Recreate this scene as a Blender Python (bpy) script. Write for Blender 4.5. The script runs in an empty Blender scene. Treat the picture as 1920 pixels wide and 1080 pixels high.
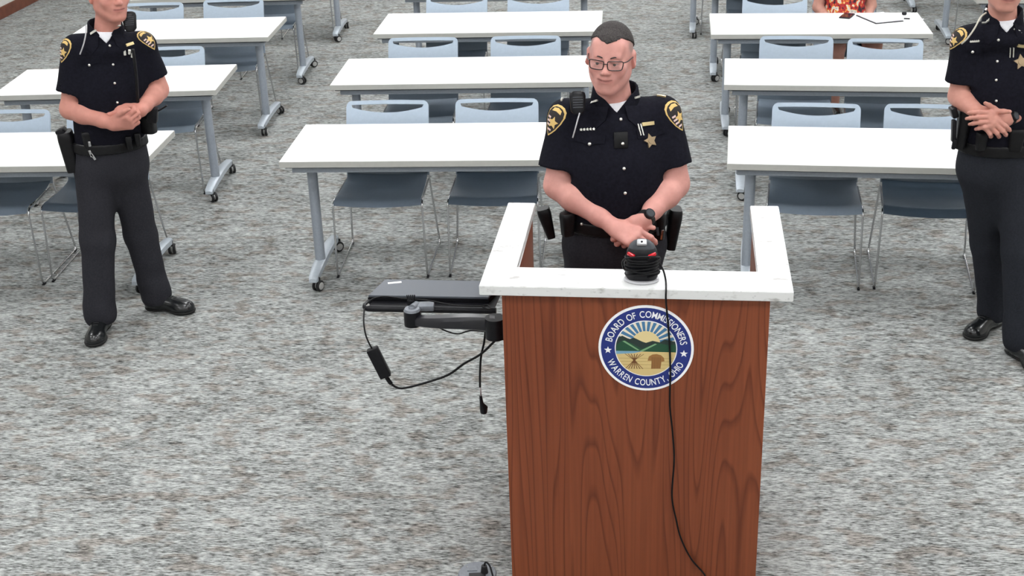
import bpy, bmesh, math, random
import numpy as np
from mathutils import Vector, Matrix
from mathutils.bvhtree import BVHTree

R = math.radians
S = bpy.context.scene
COL = S.collection
random.seed(7)

# ------------------------------------------------------------------ camera
FPX, PITCH, ROLL, CAMH = 2474.8, R(23.985), R(-1.941), 2.869
cam_d = bpy.data.cameras.new('camera')
cam_d.sensor_fit = 'HORIZONTAL'; cam_d.sensor_width = 36.0
cam_d.lens = FPX / 1920 * 36.0
cam_d.clip_start = 0.05; cam_d.clip_end = 100
cam = bpy.data.objects.new('camera', cam_d); COL.objects.link(cam)
_fw = Vector((0, math.cos(PITCH), -math.sin(PITCH)))
_rt = Vector((1, 0, 0)); _up = Vector((0, math.sin(PITCH), math.cos(PITCH)))
_c, _s = math.cos(ROLL), math.sin(ROLL)
_r2 = _rt * _c + _up * _s
_u2 = -_rt * _s + _up * _c
cam.matrix_world = Matrix(((_r2.x, _u2.x, -_fw.x, 0), (_r2.y, _u2.y, -_fw.y, 0), (_r2.z, _u2.z, -_fw.z, CAMH), (0, 0, 0, 1)))
S.camera = cam

def _ray(px, py):
    u, v = (px - 960) / FPX, (py - 540) / FPX
    return _r2 * u - _u2 * v + _fw
def AY(px, py, y):
    r = _ray(px, py); t = y / r.y
    return Vector((r.x * t, y, r.z * t + CAMH))
def AZ(px, py, z):
    r = _ray(px, py); t = (z - CAMH) / r.z
    return Vector((r.x * t, r.y * t, z))

# ------------------------------------------------------------------ world, exposure, light
w = bpy.data.worlds.new('world'); S.world = w; w.use_nodes = True
w.node_tree.nodes['Background'].inputs[0].default_value = (.9, .95, 1, 1)
w.node_tree.nodes['Background'].inputs[1].default_value = .3
S.view_settings.view_transform = 'Standard'
S.view_settings.look = 'None'
S.view_settings.exposure = 0.0
S.view_settings.gamma = 1.0
S.view_settings.use_curve_mapping = False
TROFFER = 17.0          # radiance of the ceiling light diffusers
LIGHT_TINT = (.985, .992, 1.0)
S.cycles.use_denoising = True
S.cycles.max_bounces = 8
S.cycles.diffuse_bounces = 4

# ------------------------------------------------------------------ materials
def srgb(r, g, b):
    f = lambda c: (c / 12.92 if c <= .04045 else ((c + .055) / 1.055) ** 2.4)
    return (f(r / 255), f(g / 255), f(b / 255), 1)
MATS = {}
def mat(name, col, rough=.6, metal=0.0, spec=.5, emit=None, estr=1.0, alpha=None):
    if name in MATS: return MATS[name]
    m = bpy.data.materials.new(name); m.use_nodes = True
    b = m.node_tree.nodes['Principled BSDF']
    b.inputs['Base Color'].default_value = (*col[:3], 1)
    b.inputs['Roughness'].default_value = rough
    b.inputs['Metallic'].default_value = metal
    b.inputs['Specular IOR Level'].default_value = spec
    if emit:
        b.inputs['Emission Color'].default_value = (*emit[:3], 1)
        b.inputs['Emission Strength'].default_value = estr
    if alpha is not None: b.inputs['Alpha'].default_value = alpha
    MATS[name] = m
    return m
def nt(m):
    t = m.node_tree
    return t, t.nodes, t.links, t.nodes['Principled BSDF']
def N(t, typ, **kw):
    n = t.nodes.new(typ)
    for k, v in kw.items(): setattr(n, k, v)
    return n
def mapped_noise(t, scale3, nscale=1.0, detail=3, rough=.5, coord='Object', rot=(0, 0, 0)):
    tc = N(t, 'ShaderNodeTexCoord'); mp = N(t, 'ShaderNodeMapping')
    mp.inputs['Scale'].default_value = scale3; mp.inputs['Rotation'].default_value = rot
    no = N(t, 'ShaderNodeTexNoise')
    no.inputs['Scale'].default_value = nscale; no.inputs['Detail'].default_value = detail
    no.inputs['Roughness'].default_value = rough
    t.links.new(tc.outputs[coord], mp.inputs[0]); t.links.new(mp.outputs[0], no.inputs['Vector'])
    return no
def ramp(t, src, stops):
    r = N(t, 'ShaderNodeValToRGB'); e = r.color_ramp.elements
    while len(e) < len(stops): e.new(.5)
    for i, (p, c) in enumerate(stops):
        e[i].position = p; e[i].color = (*c[:3], 1)
    t.links.new(src, r.inputs[0])
    return r
def mix(t, a, b, fac, mode='MIX'):
    m = N(t, 'ShaderNodeMix'); m.data_type = 'RGBA'; m.blend_type = mode
    if isinstance(fac, float): m.inputs[0].default_value = fac
    else: t.links.new(fac, m.inputs[0])
    for s, i in ((a, 6), (b, 7)):
        if isinstance(s, tuple): m.inputs[i].default_value = s
        else: t.links.new(s, m.inputs[i])
    return m.outputs[2]
def vary(name, col, amount=.15, scale=60, rough=.7, metal=0, spec=.4, bump=0.0):
    """plain colour with a little procedural grain"""
    if name in MATS: return MATS[name]
    m = mat(name, col, rough, metal, spec); t, n, l, b = nt(m)
    no = mapped_noise(t, (1, 1, 1), scale, 3)
    lo = tuple(c * (1 - amount) for c in col[:3]); hi = tuple(c * (1 + amount) for c in col[:3])
    r = ramp(t, no.outputs[0], [(.3, lo), (.7, hi)])
    l.new(r.outputs[0], b.inputs['Base Color'])
    if bump:
        bp = N(t, 'ShaderNodeBump'); bp.inputs['Strength'].default_value = bump; bp.inputs['Distance'].default_value = .002
        l.new(no.outputs[0], bp.inputs['Height']); l.new(bp.outputs[0], b.inputs['Normal'])
    return m

def carpet_mat():
    m = mat('carpet', (.3, .3, .3), .95, 0, .1); t, n, l, b = nt(m)
    rz = R(-4)
    fine = mapped_noise(t, (31, 160, 1), 1.0, 4, .68, rot=(0, 0, rz))
    mid = mapped_noise(t, (10, 36, 1), 1.0, 2, .6, rot=(0, 0, rz))
    big = mapped_noise(t, (2.2, 3.6, 1), 1.0, 2, .5, rot=(0, 0, rz))
    brown = mapped_noise(t, (8, 13, 1), 1.0, 2, .5, rot=(0, 0, rz))
    add = N(t, 'ShaderNodeMath', operation='MULTIPLY_ADD'); add.inputs[1].default_value = .66
    l.new(fine.outputs[0], add.inputs[0])
    m2 = N(t, 'ShaderNodeMath', operation='MULTIPLY_ADD'); m2.inputs[1].default_value = .24
    l.new(mid.outputs[0], m2.inputs[0])
    m3 = N(t, 'ShaderNodeMath', operation='MULTIPLY'); m3.inputs[1].default_value = .10
    l.new(big.outputs[0], m3.inputs[0])
    l.new(m3.outputs[0], m2.inputs[2]); l.new(m2.outputs[0], add.inputs[2])
    rp = ramp(t, add.outputs[0], [(.38, (.036, .039, .037)), (.445, (.140, .145, .141)), (.505, (.285, .295, .288)), (.60, (.49, .505, .495))])
    br = ramp(t, brown.outputs[0], [(.52, (1, 1, 1)), (.62, (.80, .73, .69))])
    c = mix(t, rp.outputs[0], br.outputs[0], 1.0, 'MULTIPLY')
    l.new(c, b.inputs['Base Color'])
    bp = N(t, 'ShaderNodeBump'); bp.inputs['Strength'].default_value = .5; bp.inputs['Distance'].default_value = .004
    l.new(fine.outputs[0], bp.inputs['Height']); l.new(bp.outputs[0], b.inputs['Normal'])
    return m
def wood_mat():
    m = mat('oak_veneer', (.2, .05, .02), .42, 0, .4); t, n, l, b = nt(m)
    big = mapped_noise(t, (7.5, 7.5, .42), 1.0, 1, .4)
    mu = N(t, 'ShaderNodeMath', operation='MULTIPLY'); mu.inputs[1].default_value = 17
    l.new(big.outputs[0], mu.inputs[0])
    fr = N(t, 'ShaderNodeMath', operation='FRACT'); l.new(mu.outputs[0], fr.inputs[0])
    ring = ramp(t, fr.outputs[0], [(0, (1, 1, 1)), (.68, (.95, .93, .92)), (.90, (.52, .42, .38)), (1, (.98, .97, .96))])
    fib = mapped_noise(t, (90, 90, 1.4), 1.0, 3, .65)
    fr2 = ramp(t, fib.outputs[0], [(.3, (.80, .76, .74)), (.6, (1.04, 1.03, 1.02))])
    tone = mapped_noise(t, (2.2, 2.2, .5), 1.0, 2, .5)
    tn = ramp(t, tone.outputs[0], [(.3, (.205, .052, .019)), (.7, (.262, .072, .027))])
    c = mix(t, tn.outputs[0], ring.outputs[0], .8, 'MULTIPLY')
    c = mix(t, c, fr2.outputs[0], .8, 'MULTIPLY')
    l.new(c, b.inputs['Base Color'])
    return m
def quartz_mat():
    m = mat('quartz', (.8, .8, .8), .3, 0, .5); t, n, l, b = nt(m)
    a = mapped_noise(t, (14, 26, 26), 1.0, 3, .6)
    r1 = ramp(t, a.outputs[0], [(.56, (.74, .745, .74)), (.64, (.60, .60, .59)), (.70, (.42, .41, .40))])
    s = mapped_noise(t, (55, 90, 90), 1.0, 2, .5)
    r2 = ramp(t, s.outputs[0], [(.30, (.72, .72, .72)), (.38, (1, 1, 1))])
    l.new(mix(t, r1.outputs[0], r2.outputs[0], .8, 'MULTIPLY'), b.inputs['Base Color'])
    return m
def skin_mat():
    m = mat('skin', (.6, .3, .22), .55, 0, .35); t, n, l, b = nt(m)
    at = N(t, 'ShaderNodeAttribute'); at.attribute_name = 'tint'
    no = mapped_noise(t, (1, 1, 1), 45, 3)
    r = ramp(t, no.outputs[0], [(.3, (.92, .88, .88)), (.7, (1.05, 1.04, 1.03))])
    l.new(mix(t, at.outputs['Color'], r.outputs[0], .8, 'MULTIPLY'), b.inputs['Base Color'])
    b.inputs['Subsurface Weight'].default_value = .08
    b.inputs['Subsurface Radius'].default_value = (.01, .004, .002)
    return m
def print_mat():
    m = mat('floral_print', (.5, .1, .1), .8); t, n, l, b = nt(m)
    v = mapped_noise(t, (1, 1, .7), 34, 2)
    r = ramp(t, v.outputs[0], [(.38, (.03, .02, .025)), (.43, (.42, .02, .03)), (.52, (.55, .05, .03)), (.56, (.85, .45, .05)), (.60, (.75, .72, .66)), (.7, (.45, .42, .38))])
    l.new(r.outputs[0], b.inputs['Base Color'])
    return m

M_CARPET = carpet_mat(); M_WOOD = wood_mat(); M_QUARTZ = quartz_mat(); M_SKIN = skin_mat(); M_PRINT = print_mat()
M_WALL = vary('wall_paint', (.62, .61, .58), .04, 20, .8)
M_CEIL = vary('ceiling_tile', (.78, .78, .76), .06, 40, .9)
M_TOP = vary('white_laminate', (.86, .865, .87), .01, 30, .35)
M_EDGE = vary('edge_band', (.46, .46, .43), .03, 30, .5)
M_UNDERSHADE = mat('painted_underside_shade', (.015, .015, .018), .7)  # near-black colour standing in for the shadow below the tabletops
M_LEG = vary('grey_powder_coat', (.30, .335, .38), .05, 80, .42, 0, .5)
M_FOOT = vary('silver_foot', (.48, .53, .58), .05, 80, .35, .2, .5)
M_RUBBER = mat('black_rubber', (.006, .006, .007), .55)
M_HUB = mat('grey_hub', (.45, .45, .44), .5)
M_CHAIR = vary('blue_grey_plastic', (.335, .405, .485), .03, 50, .45, 0, .45)
M_CHROME = mat('chrome', (.62, .62, .63), .18, 1.0)
M_BLACK = vary('black_plastic', (.007, .007, .009), .2, 80, .38, 0, .22)
M_DGREY = vary('dark_grey_plastic', (.032, .036, .044), .1, 80, .45, 0, .35)
M_MGREY = vary('mid_grey_plastic', (.17, .185, .21), .1, 80, .4, 0, .5)
M_CABLE = mat('cable_black', (.006, .006, .007), .5, 0, .2)
M_SHIRT = vary('navy_shirt_cloth', (.0078, .0078, .0128), .25, 90, .9, 0, .1, .2)
M_PANTS = vary('charcoal_trouser_cloth', (.027, .027, .033), .15, 120, .9, 0, .12, .2)
M_PANTS2 = vary('dark_trouser_cloth', (.020, .022, .028), .15, 120, .9, 0, .12, .2)
M_LEATHER = vary('black_leather', (.006, .006, .007), .3, 60, .42, 0, .25, .15)
M_SHOE = vary('black_shoe_leather', (.008, .009, .010), .3, 60, .22, 0, .6)
M_SOLE = mat('shoe_sole', (.006, .006, .006), .7)
M_GOLD = mat('gold', (.62, .49, .26), .35, .7)
M_GOLDT = vary('gold_thread', (.66, .45, .16), .08, 300, .7)
M_SILVER = mat('silver_button', (.85, .84, .78), .25, .7)
M_TEE = vary('white_undershirt', (.74, .74, .78), .04, 80, .85)
M_HAIR = vary('dark_hair', (.040, .035, .034), .65, 260, .8, 0, .2, .6)
M_WHITE = mat('white_paint', (.82, .82, .84), .5)
M_RED = mat('red_gloss', (.55, .01, .02), .2, 0, .6)
M_EYE = mat('eye_white', (.42, .33, .31), .4)
M_IRIS = mat('iris', (.03, .02, .015), .2)
M_LENS = mat('spectacle_lens', (.9, .9, .92), .05, 0, .5, alpha=.05)
M_SEALW = mat('seal_white', (.95, .95, .96), .5)
M_BLUE = mat('seal_blue', (.012, .028, .20), .5)
M_PATCHBLK = mat('patch_black', (.012, .008, .008), .8)
M_PATCHPINK = mat('patch_pale', (.70, .52, .50), .8)

# ------------------------------------------------------------------ object helpers
def link(o, parent=None, loc=None, rotz=None):
    COL.objects.link(o)
    if parent is not None: o.parent = parent
    if loc is not None: o.location = loc
    if rotz is not None: o.rotation_euler = (0, 0, rotz)
    return o
def tag(o, label=None, cat=None, group=None, kind=None):
    if label: o['label'] = label
    if cat: o['category'] = cat
    if group: o['group'] = group
    if kind: o['kind'] = kind
    return o
def thing(name, label, cat, loc=(0, 0, 0), rotz=0, group=None):
    o = bpy.data.objects.new(name, None); o.empty_display_size = .1
    link(o, None, loc, rotz)
    return tag(o, label, cat, group)
def mesh_obj(name, bm, m, parent=None, loc=None, smooth=False, origin=None, rotz=None):
    me = bpy.data.meshes.new(name)
    if origin is not None:
        bmesh.ops.translate(bm, verts=bm.verts, vec=-Vector(origin)); loc = loc or origin
    bm.normal_update()
    bm.to_mesh(me); bm.free()
    me.materials.append(m)
    if smooth:
        for p in me.polygons: p.use_smooth = True
        if smooth == 'auto': me.set_sharp_from_angle(angle=R(38))
    return link(bpy.data.objects.new(name, me), parent, loc, rotz)
def pmesh(name, verts, faces, m, parent=None, origin=None, smooth=True, loc=None):
    me = bpy.data.meshes.new(name)
    if origin is not None: verts = np.asarray(verts) - np.asarray(origin)
    me.from_pydata([tuple(map(float, v)) for v in verts], [], [tuple(map(int, f)) for f in faces])
    me.materials.append(m); me.update()
    if smooth:
        for p in me.polygons: p.use_smooth = True
    return link(bpy.data.objects.new(name, me), parent, loc)
def box(bm, c, s, bev=0.0, rot=None, seg=2):
    g = bmesh.ops.create_cube(bm, size=1.0)
    vs = g['verts']
    bmesh.ops.scale(bm, verts=vs, vec=s)
    if bev:
        es = list({e for v in vs for e in v.link_edges})
        rb = bmesh.ops.bevel(bm, geom=es, offset=bev, segments=seg, profile=.5, affect='EDGES')
        vs = list({v for f in rb['faces'] for v in f.verts} | {v for v in vs if v.is_valid})
        seen = set(vs); st = list(vs)
        while st:
            v = st.pop()
            for e in v.link_edges:
                o2 = e.other_vert(v)
                if o2 not in seen: seen.add(o2); st.append(o2)
        vs = list(seen)
    if rot is not None: bmesh.ops.rotate(bm, verts=vs, cent=(0, 0, 0), matrix=rot)
    bmesh.ops.translate(bm, verts=vs, vec=c)
    return bm
def cyl(bm, a, b, r1, r2=None, n=20):
    a, b = Vector(a), Vector(b); r2 = r1 if r2 is None else r2
    d = b - a
    g = bmesh.ops.create_cone(bm, cap_ends=True, segments=n, radius1=r1, radius2=r2, depth=d.length)
    q = Vector((0, 0, 1)).rotation_difference(d.normalized()).to_matrix()
    bmesh.ops.rotate(bm, verts=g['verts'], cent=(0, 0, 0), matrix=q)
    bmesh.ops.translate(bm, verts=g['verts'], vec=(a + b) / 2)
    return bm
def sphere(bm, c, r, n=12, sc=None):
    g = bmesh.ops.create_uvsphere(bm, u_segments=n * 2, v_segments=n, radius=r)
    if sc: bmesh.ops.scale(bm, verts=g['verts'], vec=sc)
    bmesh.ops.translate(bm, verts=g['verts'], vec=c)
    return bm
def catmull(P, n=8, closed=False):
    P = [Vector(p) for p in P]; out = []
    m = len(P); rng = range(m if closed else m - 1)
    for i in rng:
        g = (lambda k: P[k % m]) if closed else (lambda k: P[min(max(k, 0), m - 1)])
        p0, p1, p2, p3 = g(i - 1), g(i), g(i + 1), g(i + 2)
        for j in range(n):
            t = j / n
            out.append(.5 * ((2 * p1) + (p2 - p0) * t + (2 * p0 - 5 * p1 + 4 * p2 - p3) * t * t + (3 * p1 - p0 - 3 * p2 + p3) * t ** 3))
    if not closed: out.append(P[-1])
    return out
def tube(bm, path, r, n=8, closed=False, caps=True):
    path = [Vector(p) for p in path]; m = len(path)
    rings = []; up = None
    for i, p in enumerate(path):
        if closed: t = path[(i + 1) % m] - path[i - 1]
        else: t = path[min(i + 1, m - 1)] - path[max(i - 1, 0)]
        t.normalize()
        if up is None:
            up = Vector((0, 0, 1)) if abs(t.z) < .9 else Vector((1, 0, 0))
        x = t.cross(up).normalized(); up = x.cross(t).normalized()
        rr = r[i] if isinstance(r, (list, tuple)) else r
        rings.append([bm.verts.new(p + (x * math.cos(a) + up * math.sin(a)) * rr) for a in [2 * math.pi * k / n for k in range(n)]])
    for i in range(m if closed else m - 1):
        A, B = rings[i], rings[(i + 1) % m]
        for k in range(n): bm.faces.new((A[k], A[(k + 1) % n], B[(k + 1) % n], B[k]))
    if caps and not closed:
        bm.faces.new(list(reversed(rings[0]))); bm.faces.new(rings[-1])
    return bm
def rounded_path(P, rad, n=5):
    """polyline with filleted corners"""
    P = [Vector(p) for p in P]; out = [P[0]]
    for i in range(1, len(P) - 1):
        a, b, c = P[i - 1], P[i], P[i + 1]
        d1, d2 = (a - b), (c - b); rr = min(rad, d1.length * .45, d2.length * .45)
        p, q = b + d1.normalized() * rr, b + d2.normalized() * rr
        for j in range(n + 1):
            t = j / n
            out.append(p * (1 - t) ** 2 + b * 2 * t * (1 - t) + q * t * t)
    out.append(P[-1])
    return out
def prism(bm, pts, z0, z1):
    """polygon pts (x, y) extruded from z0 to z1"""
    a = [bm.verts.new((x, y, z0)) for x, y in pts]; b = [bm.verts.new((x, y, z1)) for x, y in pts]
    n = len(pts)
    bm.faces.new(list(reversed(a))); bm.faces.new(b)
    for i in range(n): bm.faces.new((a[i], a[(i + 1) % n], b[(i + 1) % n], b[i]))
    return bm
def copy_tree(o, parent=None):
    c = o.copy(); COL.objects.link(c)
    if parent is not None: c.parent = parent
    for ch in list(o.children): copy_tree(ch, c)
    return c

# ------------------------------------------------------------------ implicit surfaces (bodies and clothes)
class Field:
    def __init__(s, lo, hi, h):
        s.lo = np.array(lo, float); s.h = h
        n = np.ceil((np.array(hi, float) - s.lo) / h).astype(int) + 1
        s.n = n; s.F = np.full(n, .3, np.float32)
        s.ax = [(s.lo[i] + h * np.arange(n[i])).astype(np.float32) for i in range(3)]
    def win(s, bmin, bmax):
        i0 = np.clip(np.floor((np.array(bmin) - s.lo) / s.h).astype(int), 0, s.n)
        i1 = np.clip(np.ceil((np.array(bmax) - s.lo) / s.h).astype(int) + 1, 0, s.n)
        sl = tuple(slice(a, b) for a, b in zip(i0, i1))
        X = s.ax[0][sl[0]][:, None, None]; Y = s.ax[1][sl[1]][None, :, None]; Z = s.ax[2][sl[2]][None, None, :]
        return sl, X, Y, Z
    def put(s, sl, d, k, op):
        f = s.F[sl]
        if f.size == 0: return
        if op == 'u':
            r = np.minimum(f, d)
            if k > 0: hh = np.maximum(k - np.abs(f - d), 0) / k; r = r - hh * hh * k * .25
        else:
            r = np.maximum(f, -d)
            if k > 0: hh = np.maximum(k - np.abs(f + d), 0) / k; r = r + hh * hh * k * .25
        s.F[sl] = r
    def cone(s, a, b, ra, rb=None, k=.01, op='u', flat=None):
        a, b = np.array(a, float), np.array(b, float); rb = ra if rb is None else rb
        m = max(ra, rb) + k + 4 * s.h + .01
        sl, X, Y, Z = s.win(np.minimum(a, b) - m, np.maximum(a, b) + m)
        ba = b - a; L = max(ba @ ba, 1e-9)
        t = np.clip(((X - a[0]) * ba[0] + (Y - a[1]) * ba[1] + (Z - a[2]) * ba[2]) / L, 0, 1)
        d = np.sqrt((X - a[0] - t * ba[0]) ** 2 + (Y - a[1] - t * ba[1]) ** 2 + (Z - a[2] - t * ba[2]) ** 2) - (ra + (rb - ra) * t)
        s.put(sl, d.astype(np.float32), k, op)
    def ell(s, c, r, M=None, k=.01, op='u'):
        c = np.array(c, float); m = max(r) + k + 4 * s.h + .01
        sl, X, Y, Z = s.win(c - m, c + m)
        x, y, z = X - c[0], Y - c[1], Z - c[2]
        if M is not None:
            M = np.array(M)
            x, y, z = (M[0, 0] * x + M[1, 0] * y + M[2, 0] * z, M[0, 1] * x + M[1, 1] * y + M[2, 1] * z, M[0, 2] * x + M[1, 2] * y + M[2, 2] * z)
        k0 = np.sqrt((x / r[0]) ** 2 + (y / r[1]) ** 2 + (z / r[2]) ** 2) + 1e-6
        k1 = np.sqrt((x / r[0] ** 2) ** 2 + (y / r[1] ** 2) ** 2 + (z / r[2] ** 2) ** 2) + 1e-6
        s.put(sl, (k0 * (k0 - 1) / k1).astype(np.float32), k, op)
    def cutplane(s, p, n, k=0.0, bmin=None, bmax=None):
        """remove the side the normal points to (optionally only inside a box)"""
        sl, X, Y, Z = s.win(s.lo if bmin is None else bmin, s.lo + s.h * s.n if bmax is None else bmax)
        d = ((X - p[0]) * n[0] + (Y - p[1]) * n[1] + (Z - p[2]) * n[2]).astype(np.float32)
        s.put(sl, -d, k, 's')
    def coords(s):
        return s.ax[0][:, None, None], s.ax[1][None, :, None], s.ax[2][None, None, :]
    def mesh(s, F=None):
        F = s.F if F is None else F
        sg = F < 0
        A = np.zeros(tuple(np.array(F.shape) - 1), np.int8)
        for i in (0, 1):
            for j in (0, 1):
                for k in (0, 1):
                    A += sg[i:F.shape[0] - 1 + i, j:F.shape[1] - 1 + j, k:F.shape[2] - 1 + k]
        act = np.argwhere((A > 0) & (A < 8))
        idx = np.full(A.shape, -1, np.int32); idx[tuple(act.T)] = np.arange(len(act))
        corners = [(i, j, k) for i in (0, 1) for j in (0, 1) for k in (0, 1)]
        val = {c: F[act[:, 0] + c[0], act[:, 1] + c[1], act[:, 2] + c[2]] for c in corners}
        acc = np.zeros((len(act), 3)); cnt = np.zeros(len(act))
        for c in corners:
            for ax in range(3):
                if c[ax] == 0:
                    c2 = list(c); c2[ax] = 1; c2 = tuple(c2)
                    a, b = val[c], val[c2]; cr = (a < 0) != (b < 0)
                    t = np.where(cr, a / np.where(cr, a - b, 1), 0)
                    p = np.tile(np.array(c, float), (len(act), 1)); p[:, ax] += t
                    acc[cr] += p[cr]; cnt[cr] += 1
        V = s.lo + s.h * (act + acc / cnt[:, None])
        Q = []
        for ax in range(3):
            u, v = (ax + 1) % 3, (ax + 2) % 3
            s0 = [slice(1, -1)] * 3; s1 = [slice(1, -1)] * 3
            s0[ax] = slice(0, -1); s1[ax] = slice(1, None)
            a, b = sg[tuple(s0)], sg[tuple(s1)]
            e = np.argwhere(a != b); off = np.array([1, 1, 1]); off[ax] = 0; e = e + off
            inside = sg[tuple(e.T)]
            def g(du, dv):
                q = e.copy(); q[:, u] -= du; q[:, v] -= dv
                return idx[tuple(q.T)]
            q = np.stack([g(1, 1), g(0, 1), g(0, 0), g(1, 0)], 1)
            q[~inside] = q[~inside][:, ::-1]
            Q.append(q)
        return V, np.concatenate(Q)
def smooth_mesh(V, Q, it=2, lam=.5):
    e = np.concatenate([Q[:, [0, 1]], Q[:, [1, 2]], Q[:, [2, 3]], Q[:, [3, 0]]])
    for _ in range(it):
        acc = np.zeros_like(V); n = np.zeros(len(V))
        np.add.at(acc, e[:, 0], V[e[:, 1]]); np.add.at(n, e[:, 0], 1)
        V = V + lam * (acc / np.maximum(n, 1)[:, None] - V)
    return V
def field_obj(name, fld, m, parent, origin, F=None, it=2, tint=None):
    V, Q = fld.mesh(F)
    if it: V = smooth_mesh(V, Q, it)
    me = bpy.data.meshes.new(name)
    W = V - np.array(origin)
    me.vertices.add(len(W)); me.vertices.foreach_set('co', W.astype(np.float32).ravel())
    me.loops.add(Q.size); me.loops.foreach_set('vertex_index', Q.astype(np.int32).ravel())
    me.polygons.add(len(Q))
    me.polygons.foreach_set('loop_start', (np.arange(len(Q)) * 4).astype(np.int32))
    me.polygons.foreach_set('use_smooth', np.ones(len(Q), bool))
    me.update(calc_edges=True); me.validate()
    me.materials.append(m)
    if tint is not None:
        c = np.tile(np.array([*tint[0], 1.0]), (len(V), 1))
        for cen, rad, colr, st in tint[1]:
            d = ((V - np.array(cen)) / np.array(rad))
            wgt = np.clip(np.exp(-np.maximum((d * d).sum(1) - .3, 0) * 1.6) * st, 0, 1)[:, None]
            c[:, :3] = c[:, :3] * (1 - wgt) + np.array(colr) * wgt
        at = me.attributes.new('tint', 'FLOAT_COLOR', 'POINT')
        at.data.foreach_set('color', c.astype(np.float32).ravel())
    o = link(bpy.data.objects.new(name, me), parent)
    return o, V, Q
def bvh(V, Q): return BVHTree.FromPolygons([tuple(v) for v in V], [tuple(q) for q in Q])

# ------------------------------------------------------------------ the room
ROOM = R(-5.6)
X0, X1, Y0, Y1, ZC = -6.55, 7.2, -2.4, 17.0, 3.6
def struct(name, bm, m, parent=None, **kw):
    o = mesh_obj(name, bm, m, parent, rotz=None if parent else ROOM, **kw)
    if parent is None: o['kind'] = 'structure'
    return o
def bxm(lo, hi, bev=0):
    bm = bmesh.new(); lo, hi = Vector(lo), Vector(hi)
    return box(bm, (lo + hi) / 2, hi - lo, bev)
struct('floor', bxm((X0, Y0, -.08), (X1, Y1, 0)), M_CARPET)
struct('ceiling', bxm((X0, Y0, ZC), (X1, Y1, ZC + .08)), M_CEIL)
struct('wall_left', bxm((X0 - .12, Y0, 0), (X0, Y1, ZC)), M_WALL)
struct('wall_right', bxm((X1, Y0, 0), (X1 + .12, Y1, ZC)), M_WALL)
struct('wall_back', bxm((X0, Y1, 0), (X1, Y1 + .12, ZC)), M_WALL)
struct('wall_front', bxm((X0, Y0 - .12, 0), (X1, Y0, ZC)), M_WALL)
M_BASE = vary('stained_baseboard', (.14, .045, .025), .2, 12, .5)
struct('baseboard_left', bxm((X0, Y0, 0), (X0 + .015, Y1, .12), .004), M_BASE)
struct('baseboard_right', bxm((X1 - .015, Y0, 0), (X1, Y1, .12), .004), M_BASE)
struct('baseboard_back', bxm((X0, Y1 - .015, 0), (X1, Y1, .12), .004), M_BASE)
# recessed ceiling lights
M_DIFF = mat('light_diffuser', (.9, .9, .9), .6, emit=LIGHT_TINT, estr=TROFFER)
_fr = _di = None
for iy in range(7):
    for ix in range(5):
        x, y = -4.8 + ix * 2.4 + .3, -.9 + iy * 2.6
        v = Matrix.Rotation(ROOM, 4, 'Z') @ Vector((x, y, ZC))
        t = thing('ceiling_light', 'white recessed troffer lamp overhead in the ceiling grid', 'ceiling light', v, ROOM, 'ceiling lights')
        if _fr is None:
            bm = bmesh.new()
            for sx, sy, wx, wy in ((0, .6, .62, .03), (0, -.6, .62, .03), (.295, 0, .03, 1.2), (-.295, 0, .03, 1.2)):
                box(bm, (sx, sy, -.012), (wx, wy, .024))
            _fr = mesh_obj('lamp_frame', bm, M_WHITE, t)
            bm = bmesh.new(); box(bm, (0, 0, -.008), (.56, 1.17, .012))
            _di = mesh_obj('diffuser', bm, M_DIFF, t)
        else:
            for o in (_fr, _di):
                c = o.copy(); COL.objects.link(c); c.parent = t

# ------------------------------------------------------------------ training tables
TZ = .735; INS = .121
_mesh_cache = {}
def shared(key, name, build, m, parent, loc=(0, 0, 0), smooth=False):
    if key in _mesh_cache:
        o = bpy.data.objects.new(name, _mesh_cache[key]); link(o, parent, loc)
    else:
        o = mesh_obj(name, build(), m, parent, loc, smooth); _mesh_cache[key] = o.data
    return o
def caster_bm():
    bm = bmesh.new()
    for s in (-1, 1):
        prof = [(.010, .026), (.016, .031), (.016, .031)]
        cyl(bm, (s * .006, 0, 0), (s * .017, 0, 0), .031, .031, 22)
        cyl(bm, (s * .017, 0, 0), (s * .021, 0, 0), .031, .026, 22)
    box(bm, (0, .004, .020), (.012, .030, .045), .003)
    cyl(bm, (0, 0, .03), (0, 0, .05), .009, .009, 12)
    return bm
def hub_bm():
    bm = bmesh.new()
    cyl(bm, (-.0235, 0, 0), (.0235, 0, 0), .020, .020, 20)
    return bm
def col_bm():
    bm = bmesh.new(); n = 20
    pts = [(.027 * math.cos(a), .036 * math.sin(a)) for a in [2 * math.pi * k / n for k in range(n)]]
    prism(bm, pts, .10, .68)
    return bm
def foot_bm():
    bm = bmesh.new()
    # tapered arched foot running front to back
    secs = [(-.02, .062, .083, .020), (.0, .060, .096, .025), (.12, .072, .112, .029), (.30, .078, .118, .030), (.45, .074, .112, .029), (.585, .060, .096, .025), (.605, .062, .084, .020)]
    rings = []
    for y, z0, z1, hw in secs:
        rings.append([bm.verts.new(p) for p in ((-hw, y, z0), (hw, y, z0), (hw, y, z1 - .008), (hw * .6, y, z1), (-hw * .6, y, z1), (-hw, y, z1 - .008))])
    for a, b in zip(rings, rings[1:]):
        for i in range(6): bm.faces.new((a[i], b[i], b[(i + 1) % 6], a[(i + 1) % 6]))
    bm.faces.new(rings[0]); bm.faces.new(list(reversed(rings[-1])))
    bmesh.ops.recalc_face_normals(bm, faces=bm.faces)
    return bm
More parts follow.
